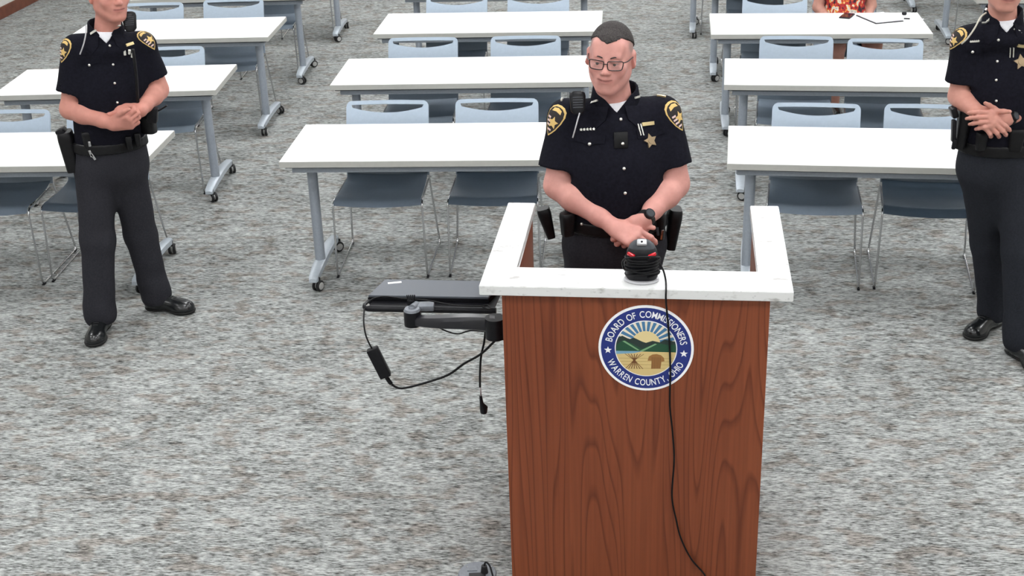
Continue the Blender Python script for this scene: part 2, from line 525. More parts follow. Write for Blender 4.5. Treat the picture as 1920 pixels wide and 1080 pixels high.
def make_table(label, cx, cy, rot, L=1.5, D=.65):
    t = thing('training_table', label, 'table', (cx, cy, 0), R(rot), 'white training tables on casters')
    k = (round(L, 3), round(D, 3))
    def top():
        bm = bmesh.new(); box(bm, (0, D / 2, TZ - .017), (L - .006, D - .006, .034), .002); return bm
    def edge():
        bm = bmesh.new(); h, th = .031, .004
        for c, s in (((0, th / 2, 0), (L, th, h)), ((0, D - th / 2, 0), (L, th, h)), ((-L / 2 + th / 2, D / 2, 0), (th, D - 2 * th, h)), ((L / 2 - th / 2, D / 2, 0), (th, D - 2 * th, h))):
            box(bm, (c[0], c[1], TZ - .0178), s)
        return bm
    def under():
        bm = bmesh.new(); box(bm, (0, D / 2, TZ - .039), (L - .05, D - .05, .010)); return bm  # dark sheet that paints the shadow line between edge band and rail
    def rail():
        bm = bmesh.new(); box(bm, (0, 0, TZ - .062), (L - .10, .045, .036), .006); return bm
    def arm():
        bm = bmesh.new(); box(bm, (0, 0, TZ - .062), (.05, D - .12, .032), .006); return bm
    tp = shared(('top',) + k, 'tabletop', top, M_TOP, t)
    shared(('edge',) + k, 'edge_band', edge, M_EDGE, tp)
    shared(('under',) + k, 'underside_shade', under, M_UNDERSHADE, tp)
    shared(('rail',) + k, 'rail', rail, M_LEG, t, (0, .075, 0)); shared(('rail',) + k, 'rail', rail, M_LEG, t, (0, D - .12, 0))
    for s in (-1, 1):
        x = s * (L / 2 - INS)
        shared(('arm',) + k, 'support_arm', arm, M_LEG, t, (x, D / 2, 0))
        shared('col', 'leg', col_bm, M_LEG, t, (x, .20, 0), 'auto')
        f = shared('foot', 'foot', foot_bm, M_FOOT, t, (x, 0, 0), 'auto')
        for y in (.015, .575):
            c = shared('caster', 'caster', caster_bm, M_RUBBER, t, (x + .018, y, .0315), 'auto')
            c.rotation_euler = (0, 0, random.uniform(-1.2, 1.2))
            shared('hub', 'hub', hub_bm, M_HUB, c, (0, 0, 0), 'auto')
    return t
TABLES = {
 'M1': ('front-row white table of the middle block, just behind the podium officer', -.373, 6.429, -4.72, 1.62, .655),
 'M2': ('second-row white table of the middle block, behind the officer with glasses', -.276, 7.908, -4.55, 1.62, .655),
 'M3': ('third-row white table of the middle block, above the bespectacled officer', -.120, 9.241, -5.23, 1.62, .67),
 'M4': ('fourth-row middle block table seen only by its legs at the top edge', -.04, 10.62, -5.5, 1.62, .655),
 'R1': ('front-row white table of the right block, right of the podium', 1.828, 6.101, -9.87, 1.50, .64),
 'R2': ('second-row white table of the right block, beside the right officer', 2.046, 7.554, -9.52, 1.50, .63),
 'R3': ('third-row white table of the right block with phone and papers', 2.157, 8.865, -7.53, 1.48, .655),
 'R4': ('fourth-row right block table, behind the seated person', 2.29, 10.31, -9.0, 1.48, .64),
 'R5': ('fifth-row right block table, only its casters showing at the top', 2.33, 11.80, -9.0, 1.48, .64),
 'L1': ('front-row white table of the left block, behind the left officer', -2.645, 6.575, -4.03, 1.50, .60),
 'L2': ('second-row white table of the left block, at the left officer\'s elbows', -2.484, 7.968, -1.79, 1.40, .635),
 'L3': ('third-row white table of the left block, at the left officer\'s shoulder', -2.426, 9.382, -3.35, 1.50, .66),
 'L4': ('fourth-row table of the left block at the upper picture edge', -2.31, 10.79, -2.6, 1.45, .64),
 'L5': ('fifth-row table of the left block, one leg showing at the top', -2.17, 12.26, -2.6, 1.45, .64),
 'Q4': ('cream-edged table at the top right behind the right officer\'s neck', 4.27, 9.68, -8.0, 1.50, .64),
 'Q5': ('far right block table whose leg stands left of the right officer\'s shoulder', 4.50, 11.27, -8.0, 1.50, .64),
 'Q6': ('farthest right block table, one caster showing above the papers', 4.56, 12.54, -8.0, 1.50, .64),
}
for k, a in TABLES.items(): make_table(*a)

# ------------------------------------------------------------------ stacking chairs
def make_chair():
    t = thing('stacking_chair', '', 'chair')
    # seat: gently dished shell with a waterfall front
    bm = bmesh.new(); nu, nv = 15, 14; g = []
    for j in range(nv + 1):
        v = j / nv; y = -.215 + .43 * v
        hw = .236 - .012 * v
        z = .452 - .012 * math.sin(math.pi * min(1, max(0, v))) + (.018 * max(0, (v - .75) / .25) ** 2) - .030 * max(0, (.16 - v) / .16) ** 2
        row = []
        for i in range(nu + 1):
            u = -1 + 2 * i / nu
            cf = .010 * (1 - u * u) if v < .3 else 0
            row.append(bm.verts.new((u * hw, y - (cf * (1 - v / .3) * 1.6 if v < .3 else 0), z + .006 * u * u - .002 * (1 - u * u))))
        g.append(row)
    for j in range(nv):
        for i in range(nu): bm.faces.new((g[j][i], g[j][i + 1], g[j + 1][i + 1], g[j + 1][i]))
    bmesh.ops.solidify(bm, geom=bm.faces[:], thickness=.011)
    bmesh.ops.recalc_face_normals(bm, faces=bm.faces)
    mesh_obj('seat', bm, M_CHAIR, t, smooth='auto')
    # backrest: panel with hand slot and rounded corners
    bm = bmesh.new(); W = .233; ZT = .838; ZB = .452; rad = .03; n = 40
    def yb(z, x): return .205 + (z - ZB) * .385 + .018 * ((z - ZB) / .4) ** 2 - .016 * (x / W) ** 2 * (z - ZB) / .4
    cols = []
    SL, SR = -.205, .205
    xs = sorted(set([-W + 2 * W * i / n for i in range(n + 1)] + [SL, SR] + [s * (W - rad * (1 - math.cos(a))) for s in (-1, 1) for a in (.4, .8, 1.2)]))
    for x in xs:
        e = W - abs(x); zt = ZT
        if e < rad: zt = ZT - rad + math.sqrt(max(rad * rad - (rad - e) ** 2, 0))
        zs1 = ZT - .020
        if SL < x < SR: zs0 = zs1 - .013 - .030 * (1 - (x / SR) ** 2)
        else: zs0 = zs1
        zs1, zs0 = min(zs1, zt - .004), min(zs0, zt - .004)
        zl = [ZB + (zs0 - ZB) * k / 8 for k in range(9)]
        lo = [bm.verts.new((x, yb(z, x), z)) for z in zl]
        if zs1 - zs0 > 1e-4:
            hi = [bm.verts.new((x, yb(zs1, x), zs1)), bm.verts.new((x, yb(zt, x), zt))]; slot = True
        else:
            hi = [lo[-1], bm.verts.new((x, yb(zt, x), zt))]; slot = False
        cols.append((lo, hi, slot))
    for (a, ah, sa), (b, bh, sb) in zip(cols, cols[1:]):
        for i in range(8): bm.faces.new((a[i], b[i], b[i + 1], a[i + 1]))
        bm.faces.new((ah[0], bh[0], bh[1], ah[1]))
    bmesh.ops.recalc_face_normals(bm, faces=bm.faces)
    bmesh.ops.solidify(bm, geom=bm.faces[:], thickness=.011)
    bmesh.ops.recalc_face_normals(bm, faces=bm.faces)
    mesh_obj('backrest', bm, M_CHAIR, t, smooth='auto')
    # chrome sled frame, one closed loop per side
    for s in (-1, 1):
        P = [(s * .232, .16, .442), (s * .240, -.200, .438), (s * .248, -.205, .008), (s * .256, .310, .008), (s * .226, .215, .470), (s * .222, .255, .56)]
        bm = bmesh.new(); tube(bm, rounded_path(P, .035, 6), .0058, 8)
        mesh_obj('sled_frame', bm, M_CHROME, t, smooth=True)
    for y, z in ((-.15, .434), (.14, .432)):
        bm = bmesh.new(); tube(bm, [(-.234, y, z), (.234, y, z)], .0055, 8); mesh_obj('crossbar', bm, M_CHROME, t, smooth=True)
    for s in (-1, 1):
        for y, x in ((-.19, .249), (.29, .2552)):
            bm = bmesh.new(); box(bm, (s * x, y, .004), (.013, .03, .008)); mesh_obj('glide', bm, M_BLACK, t)
    return t
CH = make_chair(); _first = [True]
def chair(label, loc, rot):
    c = CH if _first[0] else copy_tree(CH)
    _first[0] = False
    c.location = loc; c.rotation_euler = (0, 0, R(rot)); tag(c, label, 'chair', 'grey-blue stacking chairs at the tables')
    return c
def clear_of(tk, loc, rot):
    """slide a chair so that its back stands behind the table top and its runners between the table feet"""
    _, cx, cy, tr, L, D = TABLES[tk]
    M_ = Matrix.Translation((cx, cy, 0)) @ Matrix.Rotation(R(tr), 4, 'Z'); v = M_.inverted() @ Vector(loc)
    da = R(rot - tr); c_, s_ = math.cos(da), math.sin(da)
    lo = min(v.y + s_ * x + c_ * .288 for x in (-.235, .235))
    v.y += max(0, D + .012 - lo)
    mx = L / 2 - INS - .030 - .262 - abs(s_) * .25
    v.x = max(-mx + .034, min(mx, v.x))
    return M_ @ v
def chair_top(tk, label, px0, py0, px1, py1, rot):
    m = (AZ(px0, py0, .836) + AZ(px1, py1, .836)) / 2
    a = R(rot); d = .368
    return chair(label, clear_of(tk, (m.x + math.sin(a) * d, m.y - math.cos(a) * d, 0), rot), rot)
chair_top('M1', 'left grey chair at the front-row middle table, above the laptop', 650, 190, 805, 188, -4.5)
chair_top('M1', 'right grey chair at the front-row middle table, beside the podium officer', 852, 187, 1012, 184, -4)
chair_top('M2', 'left grey chair at the second-row middle table', 727, 72, 861, 70, -4.6)
chair_top('M2', 'right grey chair at the second-row middle table, left of the bespectacled head', 917, 69, 1055, 67, -4.8)
chair_top('M3', 'left grey chair at the third-row middle table, cut by the top edge', 797, -4, 915, -5, -6)
chair_top('M3', 'right grey chair at the third-row middle table, cut by the top edge', 950, -6, 1068, -6, -6)
chair_top('R1', 'left grey chair at the front-row right table, behind the podium\'s right arm', 1452, 192, 1611, 197, -11)
chair_top('R1', 'right grey chair at the front-row right table, beside the right officer\'s leg', 1668, 202, 1826, 207, -12)
chair_top('R2', 'left grey chair at the second-row right table', 1411, 68, 1543, 69, -10)
chair_top('R2', 'right grey chair at the second-row right table, below the papers', 1595, 71, 1726, 76, -12)
chair_top('R3', 'left grey chair at the third-row right table, beside the seated person', 1380, -6, 1497, -4, -10)
chair_top('L3', 'left grey chair at the third-row left table, by the officer\'s shoulder radio', 235, 8, 342, 4, -2)
chair_top('L3', 'right grey chair at the third-row left table', 385, 1, 492, -3, -2)
chair_top('L2', 'right grey chair at the second-row left table, beside the left officer\'s elbow', 252, 92, 384, 87, -1)
chair_top('L1', 'grey chair at the left picture edge, front-row left table', -66, 216, 88, 211, -3)
_v = AZ(86, 388, .445); chair('grey chair behind the left officer\'s legs at the front-row left table', clear_of('L1', (_v.x + .245, _v.y + .19, 0), -4), -4)
chair('fourth-row left block chair, chrome rods showing beside the table leg', clear_of('L4', (-1.98, 11.18, 0), -2), -2)
chair('fifth-row left block chair, chrome rods showing at the top edge', clear_of('L5', (-1.84, 12.62, 0), -2), -2)
chair('fourth-row right block chair, chrome rods showing beside the table leg', clear_of('R4', (1.98, 10.72, 0), -9), -9)
chair('fifth-row right block chair, chrome rods showing at the top edge', clear_of('R5', (2.02, 12.22, 0), -9), -9)
chair('far right block chair, rods showing near the right officer\'s shoulder', clear_of('Q5', (4.22, 11.66, 0), -8), -8)

# ------------------------------------------------------------------ podium
PR = R(-7.7)
PL = Vector((.3840, 3.790, 0))
PM = Matrix.Translation(PL) @ Matrix.Rotation(PR, 4, 'Z')
pod = thing('podium', 'reddish oak podium with a white quartz U-shaped top', 'podium', PL, PR)
PH, PW, PD = 1.165, .988, .764
HW = .426; FY = .031; ST = .033
def lbox(name, lo, hi, m, parent, bev=0.0, smooth=False):
    bm = bxm(lo, hi, bev); return mesh_obj(name, bm, m, parent, smooth=smooth)
lbox('front_panel', (-HW, FY, .0), (HW, FY + .025, PH - ST), M_WOOD, pod, .0015)
lbox('side_panel', (-HW, FY + .0255, .0), (-HW + .025, PD - .03, PH - ST), M_WOOD, pod, .0015)
lbox('side_panel', (HW - .025, FY + .0255, .0), (HW, PD - .03, PH - ST), M_WOOD, pod, .0015)
lbox('shelf', (-HW + .026, FY + .026, .70), (HW - .026, PD - .10, .725), M_WOOD, pod, .001)
lbox('shelf', (-HW + .026, FY + .026, .08), (HW - .026, PD - .10, .105), M_WOOD, pod, .001)
aw, fs = .1013, .154
U = [(-PW / 2, 0), (PW / 2, 0), (PW / 2, PD), (PW / 2 - aw, PD), (PW / 2 - aw, fs), (-PW / 2 + aw, fs), (-PW / 2 + aw, PD), (-PW / 2, PD)]
bm = bmesh.new(); prism(bm, U, PH - ST, PH)
bmesh.ops.bevel(bm, geom=bm.edges[:], offset=.002, segments=2, affect='EDGES')
mesh_obj('quartz_top', bm, M_QUARTZ, pod)

# county seal on the front panel
SC = PM.inverted() @ AY(1211, 655, 3.806)
SP = PM @ Vector((SC.x, FY - .001, SC.z)); SR_ = .1575
seal = thing('seal_plaque', 'round blue and white county seal mounted on the podium front', 'plaque', SP, PR)
seal.scale = (.9743, 1, .9743)
def sp(name, pts, m, y0, y1, parent=seal):
    """flat piece in the seal plane, pts (x, z), standing from depth y0 to y1 in front of the panel"""
    bm = bmesh.new(); prism(bm, pts, 0, 1)
    for v in bm.verts: v.co = Vector((v.co.x, -(y0 + (y1 - y0) * v.co.z), v.co.y))
    bmesh.ops.recalc_face_normals(bm, faces=bm.faces)
    return mesh_obj(name, bm, m, parent)
def disc(r, n=72, a0=0, a1=2 * math.pi): return [(r * math.cos(a0 + (a1 - a0) * k / n), r * math.sin(a0 + (a1 - a0) * k / n)) for k in range(n)]
sp('white_disc', disc(SR_), M_SEALW, 0, .003)
sp('blue_ring', disc(.149), M_BLUE, .0031, .0034)
sp('inner_rim', disc(.1030), M_SEALW, .0035, .0038)
RI = .0998
M_SKY = mat('seal_sky', srgb(70, 120, 160), .6); M_SUN = mat('seal_sun', srgb(225, 205, 150), .6); M_RAY = mat('seal_ray', srgb(235, 225, 205), .6)
M_HILL = mat('seal_hill', srgb(25, 75, 50), .6); M_HILL2 = mat('seal_hill_dark', srgb(35, 52, 48), .6); M_HILLL = mat('seal_hill_light', srgb(120, 165, 120), .6)
M_FIELD = mat('seal_field', srgb(215, 190, 130), .6); M_RIVER = mat('seal_river', srgb(120, 165, 190), .6); M_WHEAT = mat('seal_wheat', srgb(110, 70, 35), .6)
M_FURROW = mat('seal_furrow', srgb(170, 138, 75), .6)
sp('sky', disc(RI), M_SKY, .0039, .0041)
def circ_x(z): return math.sqrt(max(RI * RI - z * z, 0))
sc0 = (0, .018)
for k in range(13):     # sun rays
    a = R(6 + k * 14); d = R(3.2)
    pts = [(sc0[0] + .03 * math.cos(a), sc0[1] + .03 * math.sin(a))]
    for q in (a - d, a + d):
        lo, hi = 0, .3
        for _ in range(30):
            m_ = (lo + hi) / 2
            if math.hypot(sc0[0] + m_ * math.cos(q), sc0[1] + m_ * math.sin(q)) < RI: lo = m_
            else: hi = m_
        pts.append((sc0[0] + lo * math.cos(q), sc0[1] + lo * math.sin(q)))
    sp('ray', pts, M_RAY, .0042, .0043)
sp('sun', [(sc0[0] + .047 * math.cos(R(a)), sc0[1] + .047 * math.sin(R(a))) for a in range(0, 181, 10)], M_SUN, .0044, .0045)
def chord(zl, top, n=10):
    """region between a top polyline and a level zl, clipped to the disc"""
    pts = [(max(-circ_x(z) , min(circ_x(z), x)), z) for x, z in top]
    x1 = circ_x(zl)
    arc = []
    za = top[-1][1]
    for k in range(n + 1):
        z = za + (zl - za) * k / n; arc.append((circ_x(z), z))
    arc2 = []
    zb = top[0][1]
    for k in range(n + 1):
        z = zl + (zb - zl) * k / n; arc2.append((-circ_x(z), z))
    return pts + arc + arc2
sp('hills', chord(-.012, [(-.1, .040), (-.078, .046), (-.055, .034), (-.04, .040), (-.012, .026), (0, .022), (.022, .030), (.045, .025), (.062, .036), (.09, .030), (.1, .030)]), M_HILL2, .0046, .0047)
sp('near_hills', [(-.099, .012), (-.075, .030), (-.045, .018), (-.015, .000), (.012, .012), (.04, .022), (.07, .016), (.0985, .018), (.0995, -.011), (-.0995, -.011)], M_HILL, .0048, .0049)
sp('hill_crest', [(-.02, -.008), (.03, .020), (.036, .018), (-.01, -.010)], M_HILLL, .0050, .0051)
sp('hill_crest', [(-.07, .028), (-.02, -.006), (-.028, -.006), (-.078, .026)], M_HILLL, .0050, .0051)
def lowdisc(zl): 
    a = math.asin(zl / RI); n = 40
    return [(RI * math.cos(math.pi - a + (math.pi + 2 * a) * k / n), RI * math.sin(math.pi - a + (math.pi + 2 * a) * k / n)) for k in range(n + 1)]
sp('field', lowdisc(-.0105), M_FIELD, .0050, .0051)
sp('river', [(-.0998, -.010), (-.01, -.009), (-.04, -.017), (-.098, -.022)], M_RIVER, .0052, .0053)
for z in (-.036, -.048, -.06, -.074): 
    x = circ_x(z - .001) * .96; sp('furrow', [(-x, z), (x, z + .003), (x, z + .0018), (-x, z - .0012)], M_FURROW, .0052, .0053)
# bundle of arrows and wheat sheaf
for k in range(-3, 4):
    a = k * .008
    sp('arrow', [(-.038 + a * 1.3 - .0014, -.020), (-.038 + a * 1.3 + .0014, -.020), (-.038 - a * .1 + .0014, -.045), (-.038 - a * 1.2 + .0014, -.075), (-.038 - a * 1.2 - .0014, -.075), (-.038 - a * .1 - .0014, -.045)], M_WHEAT, .0054, .0055)
sp('arrow_band', [(-.0425, -.042), (-.0335, -.042), (-.0335, -.049), (-.0425, -.049)], M_WHEAT, .0056, .0057)
M_WHEAT2 = mat('seal_wheat_light', srgb(155, 110, 60), .6)
sp('wheat_sheaf', [(.006, -.044), (.010, -.028), (.022, -.020), (.036, -.018), (.050, -.022), (.060, -.032), (.062, -.044), (.052, -.046), (.049, -.072), (.018, -.074), (.019, -.044)], M_WHEAT2, .0054, .0055)
for k in range(7): sp('wheat_stalk', [(.020 + k * .0046, -.073), (.0214 + k * .0046, -.073), (.0214 + k * .0046, -.030), (.020 + k * .0046, -.030)], M_WHEAT, .0056, .0057)
def star(cx, cz, r, r2=.42, a0=90, n=5): return [((cx + (r if i % 2 == 0 else r * r2) * math.cos(R(a0 + i * 180 / n))), cz + (r if i % 2 == 0 else r * r2) * math.sin(R(a0 + i * 180 / n))) for i in range(2 * n)]
RT = .1260
for a in (184, -7): sp('star', star(RT * math.cos(R(a)), RT * math.sin(R(a)), .0135, a0=90), M_SEALW, .0036, .0041)
_glyph = {}
def glyph(ch, size):
    if (ch, size) in _glyph: return _glyph[(ch, size)]
    cu = bpy.data.curves.new('glyph', 'FONT'); cu.body = ch; cu.size = size; cu.align_x = 'CENTER'; cu.extrude = .0004; cu.offset = .0002
    o = bpy.data.objects.new('glyph', cu); COL.objects.link(o)
    bpy.context.view_layer.update()
    dg = bpy.context.evaluated_depsgraph_get()
    me = bpy.data.meshes.new_from_object(o.evaluated_get(dg)); me.materials.clear(); me.materials.append(M_SEALW)
    xs = [v.co.x for v in me.vertices] or [0]
    wd = max(xs) - min(xs)
    bpy.data.objects.remove(o); bpy.data.curves.remove(cu)
    _glyph[(ch, size)] = (me, wd, (max(xs) + min(xs)) / 2)
    return _glyph[(ch, size)]
def arc_text(txt, size, rad, amid, span, top=True):
    gl = [glyph(c, size) if c != ' ' else (None, size * .30, 0) for c in txt]
    tot = sum(g[1] for g in gl); gap = size * .085; kx = (span * rad - gap * (len(txt) - 1)) / tot
    pos = -span * rad / 2
    for g in gl:
        c = pos + g[1] * kx / 2; pos += g[1] * kx + gap
        if g[0] is None: continue
        th = amid - c / rad if top else amid + c / rad
        rr = rad - size * .35 if top else rad + size * .35
        up = Vector((math.cos(th), 0, math.sin(th))) * (1 if top else -1)
        right = Vector((math.sin(th), 0, -math.cos(th))) * (1 if top else -1)
        o = bpy.data.objects.new('letter', g[0]); link(o, seal)
        p = Vector((rr * math.cos(th), -.0041, rr * math.sin(th))) - right * g[2] * kx
        o.matrix_local = Matrix(((right.x * kx, up.x, 0, p.x), (0, 0, -1, p.y), (right.z * kx, up.z, 0, p.z), (0, 0, 0, 1)))
arc_text('BOARD OF COMMISSIONERS', .0335, RT, R(88.5), R(160), True)
arc_text('WARREN COUNTY, OHIO', .0335, RT, R(268.5), R(136), False)

# ------------------------------------------------------------------ table-mic / webcam base with wound cable on the podium top
dev_c = AZ(1203, 525, PH)
dev = thing('cable_wound_speaker_unit', 'black device with red lights wound in its cable on the podium top', 'device', (dev_c.x, dev_c.y, PH), PR); dev.scale = (.92, .92, .92)
bm = bmesh.new(); n = 28
prof = [(.0, .056, .044), (.004, .061, .048), (.010, .059, .046)]
rings = []
for z, a, b in prof: rings.append([bm.verts.new((a * math.cos(2 * math.pi * k / n), b * math.sin(2 * math.pi * k / n), z)) for k in range(n)])
for A, B in zip(rings, rings[1:]):
    for k in range(n): bm.faces.new((A[k], A[(k + 1) % n], B[(k + 1) % n], B[k]))
bm.faces.new(list(reversed(rings[0]))); bm.faces.new(rings[-1])
mesh_obj('base_plate', bm, mat('clear_grey_base', (.5, .5, .52), .25), dev, smooth='auto')
def loft(prof, n=28, sq=.75):
    bm = bmesh.new(); rings = []
    def sqr(a): 
        c, s = math.cos(a), math.sin(a)
        return (abs(c) ** sq * (1 if c > 0 else -1), abs(s) ** sq * (1 if s > 0 else -1))
    for z, a, b, dy in prof: rings.append([bm.verts.new((a * sqr(2 * math.pi * k / n)[0], dy + b * sqr(2 * math.pi * k / n)[1], z)) for k in range(n)])
    for A, B in zip(rings, rings[1:]):
        for k in range(n): bm.faces.new((A[k], A[(k + 1) % n], B[(k + 1) % n], B[k]))
    bm.faces.new(list(reversed(rings[0]))); bm.faces.new(rings[-1])
    return bm
mesh_obj('housing', loft([(.010, .050, .034, 0), (.020, .056, .038, 0), (.085, .055, .036, .004), (.108, .052, .034, .006), (.124, .044, .029, .008), (.135, .030, .020, .010)]), M_BLACK, dev, smooth='auto')
mesh_obj('top_cap', loft([(.122, .0455, .030, .008), (.131, .040, .026, .009), (.140, .030, .020, .010), (.146, .018, .012, .011)]), M_DGREY, dev, smooth='auto')
bm = bmesh.new(); box(bm, (0, -.004, .1405), (.034, .026, .012), .004, Matrix.Rotation(R(18), 3, 'X')); 
for v in bm.verts: v.co += Vector((0, -.006, .004))
mesh_obj('silver_plate', bm, mat('brushed_silver', (.55, .56, .58), .35, .4), dev, smooth='auto')
bm = bmesh.new(); sphere(bm, (0, -.016, .150), .004, 8); mesh_obj('button', bm, M_BLACK, dev, smooth=True)
for s in (-1, 1):
    bm = bmesh.new(); box(bm, (s * .036, -.029, .106), (.030, .012, .012), .0045, Matrix.Rotation(R(s * -14), 3, 'Y'))
    bmesh.ops.rotate(bm, verts=bm.verts, cent=(s * .036, -.029, .106), matrix=Matrix.Rotation(R(s * 30), 3, 'Z'))
    tag(mesh_obj('red_light', bm, M_RED, dev, smooth='auto'), 'glossy red light strip')
bm = bmesh.new(); P = []
turns = 7
for k in range(turns * 20 + 1):
    a = 2 * math.pi * k / 20; f = k / (turns * 20)
    z = .024 + .062 * f + .005 * math.sin(a * 1.0 + f * 9) + .003 * math.sin(a * 2.3)
    rr = 1.10 + .05 * math.sin(k * .37)
    P.append((.054 * rr * math.cos(a - 1.2), .042 * rr * math.sin(a - 1.2) + .002, z))
tube(bm, P, .0032, 7); mesh_obj('wound_cable', bm, M_CABLE, dev, smooth=True)
bm = bmesh.new(); P = [(-.062, -.01, .045), (-.066, -.018, .075), (-.052, -.034, .095), (-.020, -.044, .104), (.02, -.044, .106), (.05, -.030, .100), (.062, .0, .085), (.060, .012, .06)]
tube(bm, catmull(P, 6), .0032, 7); mesh_obj('loose_loop', bm, M_CABLE, dev, smooth=True)
# cable running over the edge and down the front
Pm = lambda x, y, z: PM @ Vector((x, y, z))
def on_face(px, py):
    r = _ray(px, py); o = Vector((0, 0, CAMH)); p0 = PM @ Vector((0, FY - .012, 0)); nrm = PM.to_3x3() @ Vector((0, 1, 0))
    return o + r * ((p0 - o).dot(nrm) / r.dot(nrm))
cp = [Vector(dev.matrix_basis @ Vector((.056, -.006, .072))) if False else Vector((dev_c.x + .055, dev_c.y - .004, PH + .060))]
cp += [AZ(1244, 508, PH + .03), AZ(1248, 524, PH + .008), AZ(1249, 535, PH + .005)]
e = PM.inverted() @ AZ(1249, 541, PH)
cp += [Pm(e.x, -.006, PH + .001), Pm(e.x, -.008, PH - .03)]
for q in ((1251, 590), (1254, 625), (1256, 660), (1257, 700), (1256, 760), (1261, 810), (1264, 862), (1260, 930), (1268, 975), (1277, 1010), (1296, 1048), (1320, 1076)): cp.append(on_face(*q))
_e = PM.inverted() @ cp[-1]
cp += [Pm(_e.x + .02, FY - .016, .03), Pm(_e.x + .045, FY - .03, .005), Pm(_e.x + .12, FY - .06, .004), Pm(_e.x + .26, FY - .05, .004)]
bm = bmesh.new(); lst = catmull(cp, 6); tube(bm, lst, .0031, 8)
mesh_obj('device_cable', bm, M_CABLE, smooth=True, origin=(cp[-1].x, cp[-1].y, 0))
tag(bpy.data.objects['device_cable'], 'thin black cable hanging down the podium front across the seal', 'cable')

# ------------------------------------------------------------------ swing arm, laptop and its cables at the podium's left side
LZ = .905
arm = thing('swing_arm', 'black swivel arm bracket on the left side of the podium', 'bracket', (-.06, 4.07, 0), 0)
ao = Vector(arm.location)
def wobj(name, bm, m, parent, smooth='auto'): return mesh_obj(name, bm, m, parent, smooth=smooth, origin=ao, loc=(0, 0, 0))
pr_, pl_ = Vector((-.062, 4.06, 0)), AZ(774, 600, .88)
bm = bmesh.new(); cyl(bm, (pr_.x, pr_.y, .880), (pr_.x, pr_.y, .955), .034, .034, 28); box(bm, (pr_.x + .022, pr_.y + .005, .915), (.05, .06, .075), .006); wobj('side_pivot', bm, M_BLACK, arm)
bm = bmesh.new(); cyl(bm, (pl_.x, pl_.y, .862), (pl_.x, pl_.y, .918), .031, .031, 28); wobj('end_pivot', bm, M_BLACK, arm)
bm = bmesh.new(); cyl(bm, (pl_.x, pl_.y, .918), (pl_.x, pl_.y, .926), .030, .026, 28); cyl(bm, (pl_.x, pl_.y, .926), (pl_.x, pl_.y, .931), .012, .010, 20); wobj('pivot_cap', bm, M_MGREY, arm)
# curved beam
bm = bmesh.new(); rings = []
for k in range(15):
    t_ = k / 14; x = pl_.x + (pr_.x - pl_.x) * t_; y = pl_.y + (pr_.y - pl_.y) * t_ - .045 * math.sin(math.pi * t_) * (1 - t_)
    zc = .880 + .048 * t_ + .014 * math.sin(math.pi * t_); hh = .016 + .012 * t_; hw = .020 + .006 * math.sin(math.pi * t_)
    rings.append([bm.verts.new((x + (.0 if True else 0), y + dy, zc + dz)) for dy, dz in ((-hw, -hh * .7), (-hw, hh * .5), (-hw * .6, hh), (hw * .6, hh), (hw, hh * .5), (hw, -hh * .7), (hw * .6, -hh), (-hw * .6, -hh))])
for A, B in zip(rings, rings[1:]):
    for k in range(8): bm.faces.new((A[k], A[(k + 1) % 8], B[(k + 1) % 8], B[k]))
bm.faces.new(rings[0]); bm.faces.new(list(reversed(rings[-1]))); bmesh.ops.recalc_face_normals(bm, faces=bm.faces)
wobj('arm_beam', bm, mat('satin_black', (.012, .012, .016), .3, 0, .5), arm)
# tray: front rail and plate below the laptop
fl, frr = AZ(684, 578, LZ), AZ(925, 583, LZ); bl, brr = AZ(722, 528, LZ), AZ(948, 531, LZ)
bm = bmesh.new()
tube(bm, rounded_path([bl + Vector((.02, .0, .0)), fl + Vector((-.006, 0, 0)), frr + Vector((.01, 0, 0))], .03, 6), .012, 10); wobj('tray_rail', bm, M_BLACK, arm)
bm = bmesh.new(); pts = [fl + Vector((.01, .005, 0)), frr + Vector((0, .005, 0)), brr, bl + Vector((.01, 0, 0))]
prism(bm, [(p.x, p.y) for p in pts], LZ - .004, LZ + .003); wobj('tray_plate', bm, M_BLACK, arm)
bm = bmesh.new(); q = AZ(792, 566, LZ + .02)
box(bm, (q.x, q.y - .022, LZ + .012), (.085, .045, .022), .005); wobj('bracket_block', bm, M_MGREY, arm)
bm = bmesh.new(); cyl(bm, (pl_.x, pl_.y, .925), (q.x - .02, q.y - .01, LZ + .014), .014, .014, 16); wobj('bracket_neck', bm, M_MGREY, arm)
bm = bmesh.new(); q2 = AZ(771, 569, LZ + .02)
for k in range(-2, 3): cyl(bm, (q2.x + k * .005, q2.y, LZ + .03), (q2.x + k * .007, q2.y + .004, LZ + .052), .0028, .002, 8)
cyl(bm, (q2.x, q2.y, LZ + .012), (q2.x, q2.y, LZ + .034), .014, .014, 16); wobj('clamp_knob', bm, M_BLACK, arm)
bm = bmesh.new(); q3 = AZ(690, 571, LZ + .012); cyl(bm, q3 - Vector((0, .003, 0)), q3 + Vector((0, -.008, .002)), .006, .006, 14); wobj('rail_end_cap', bm, M_HUB, arm)
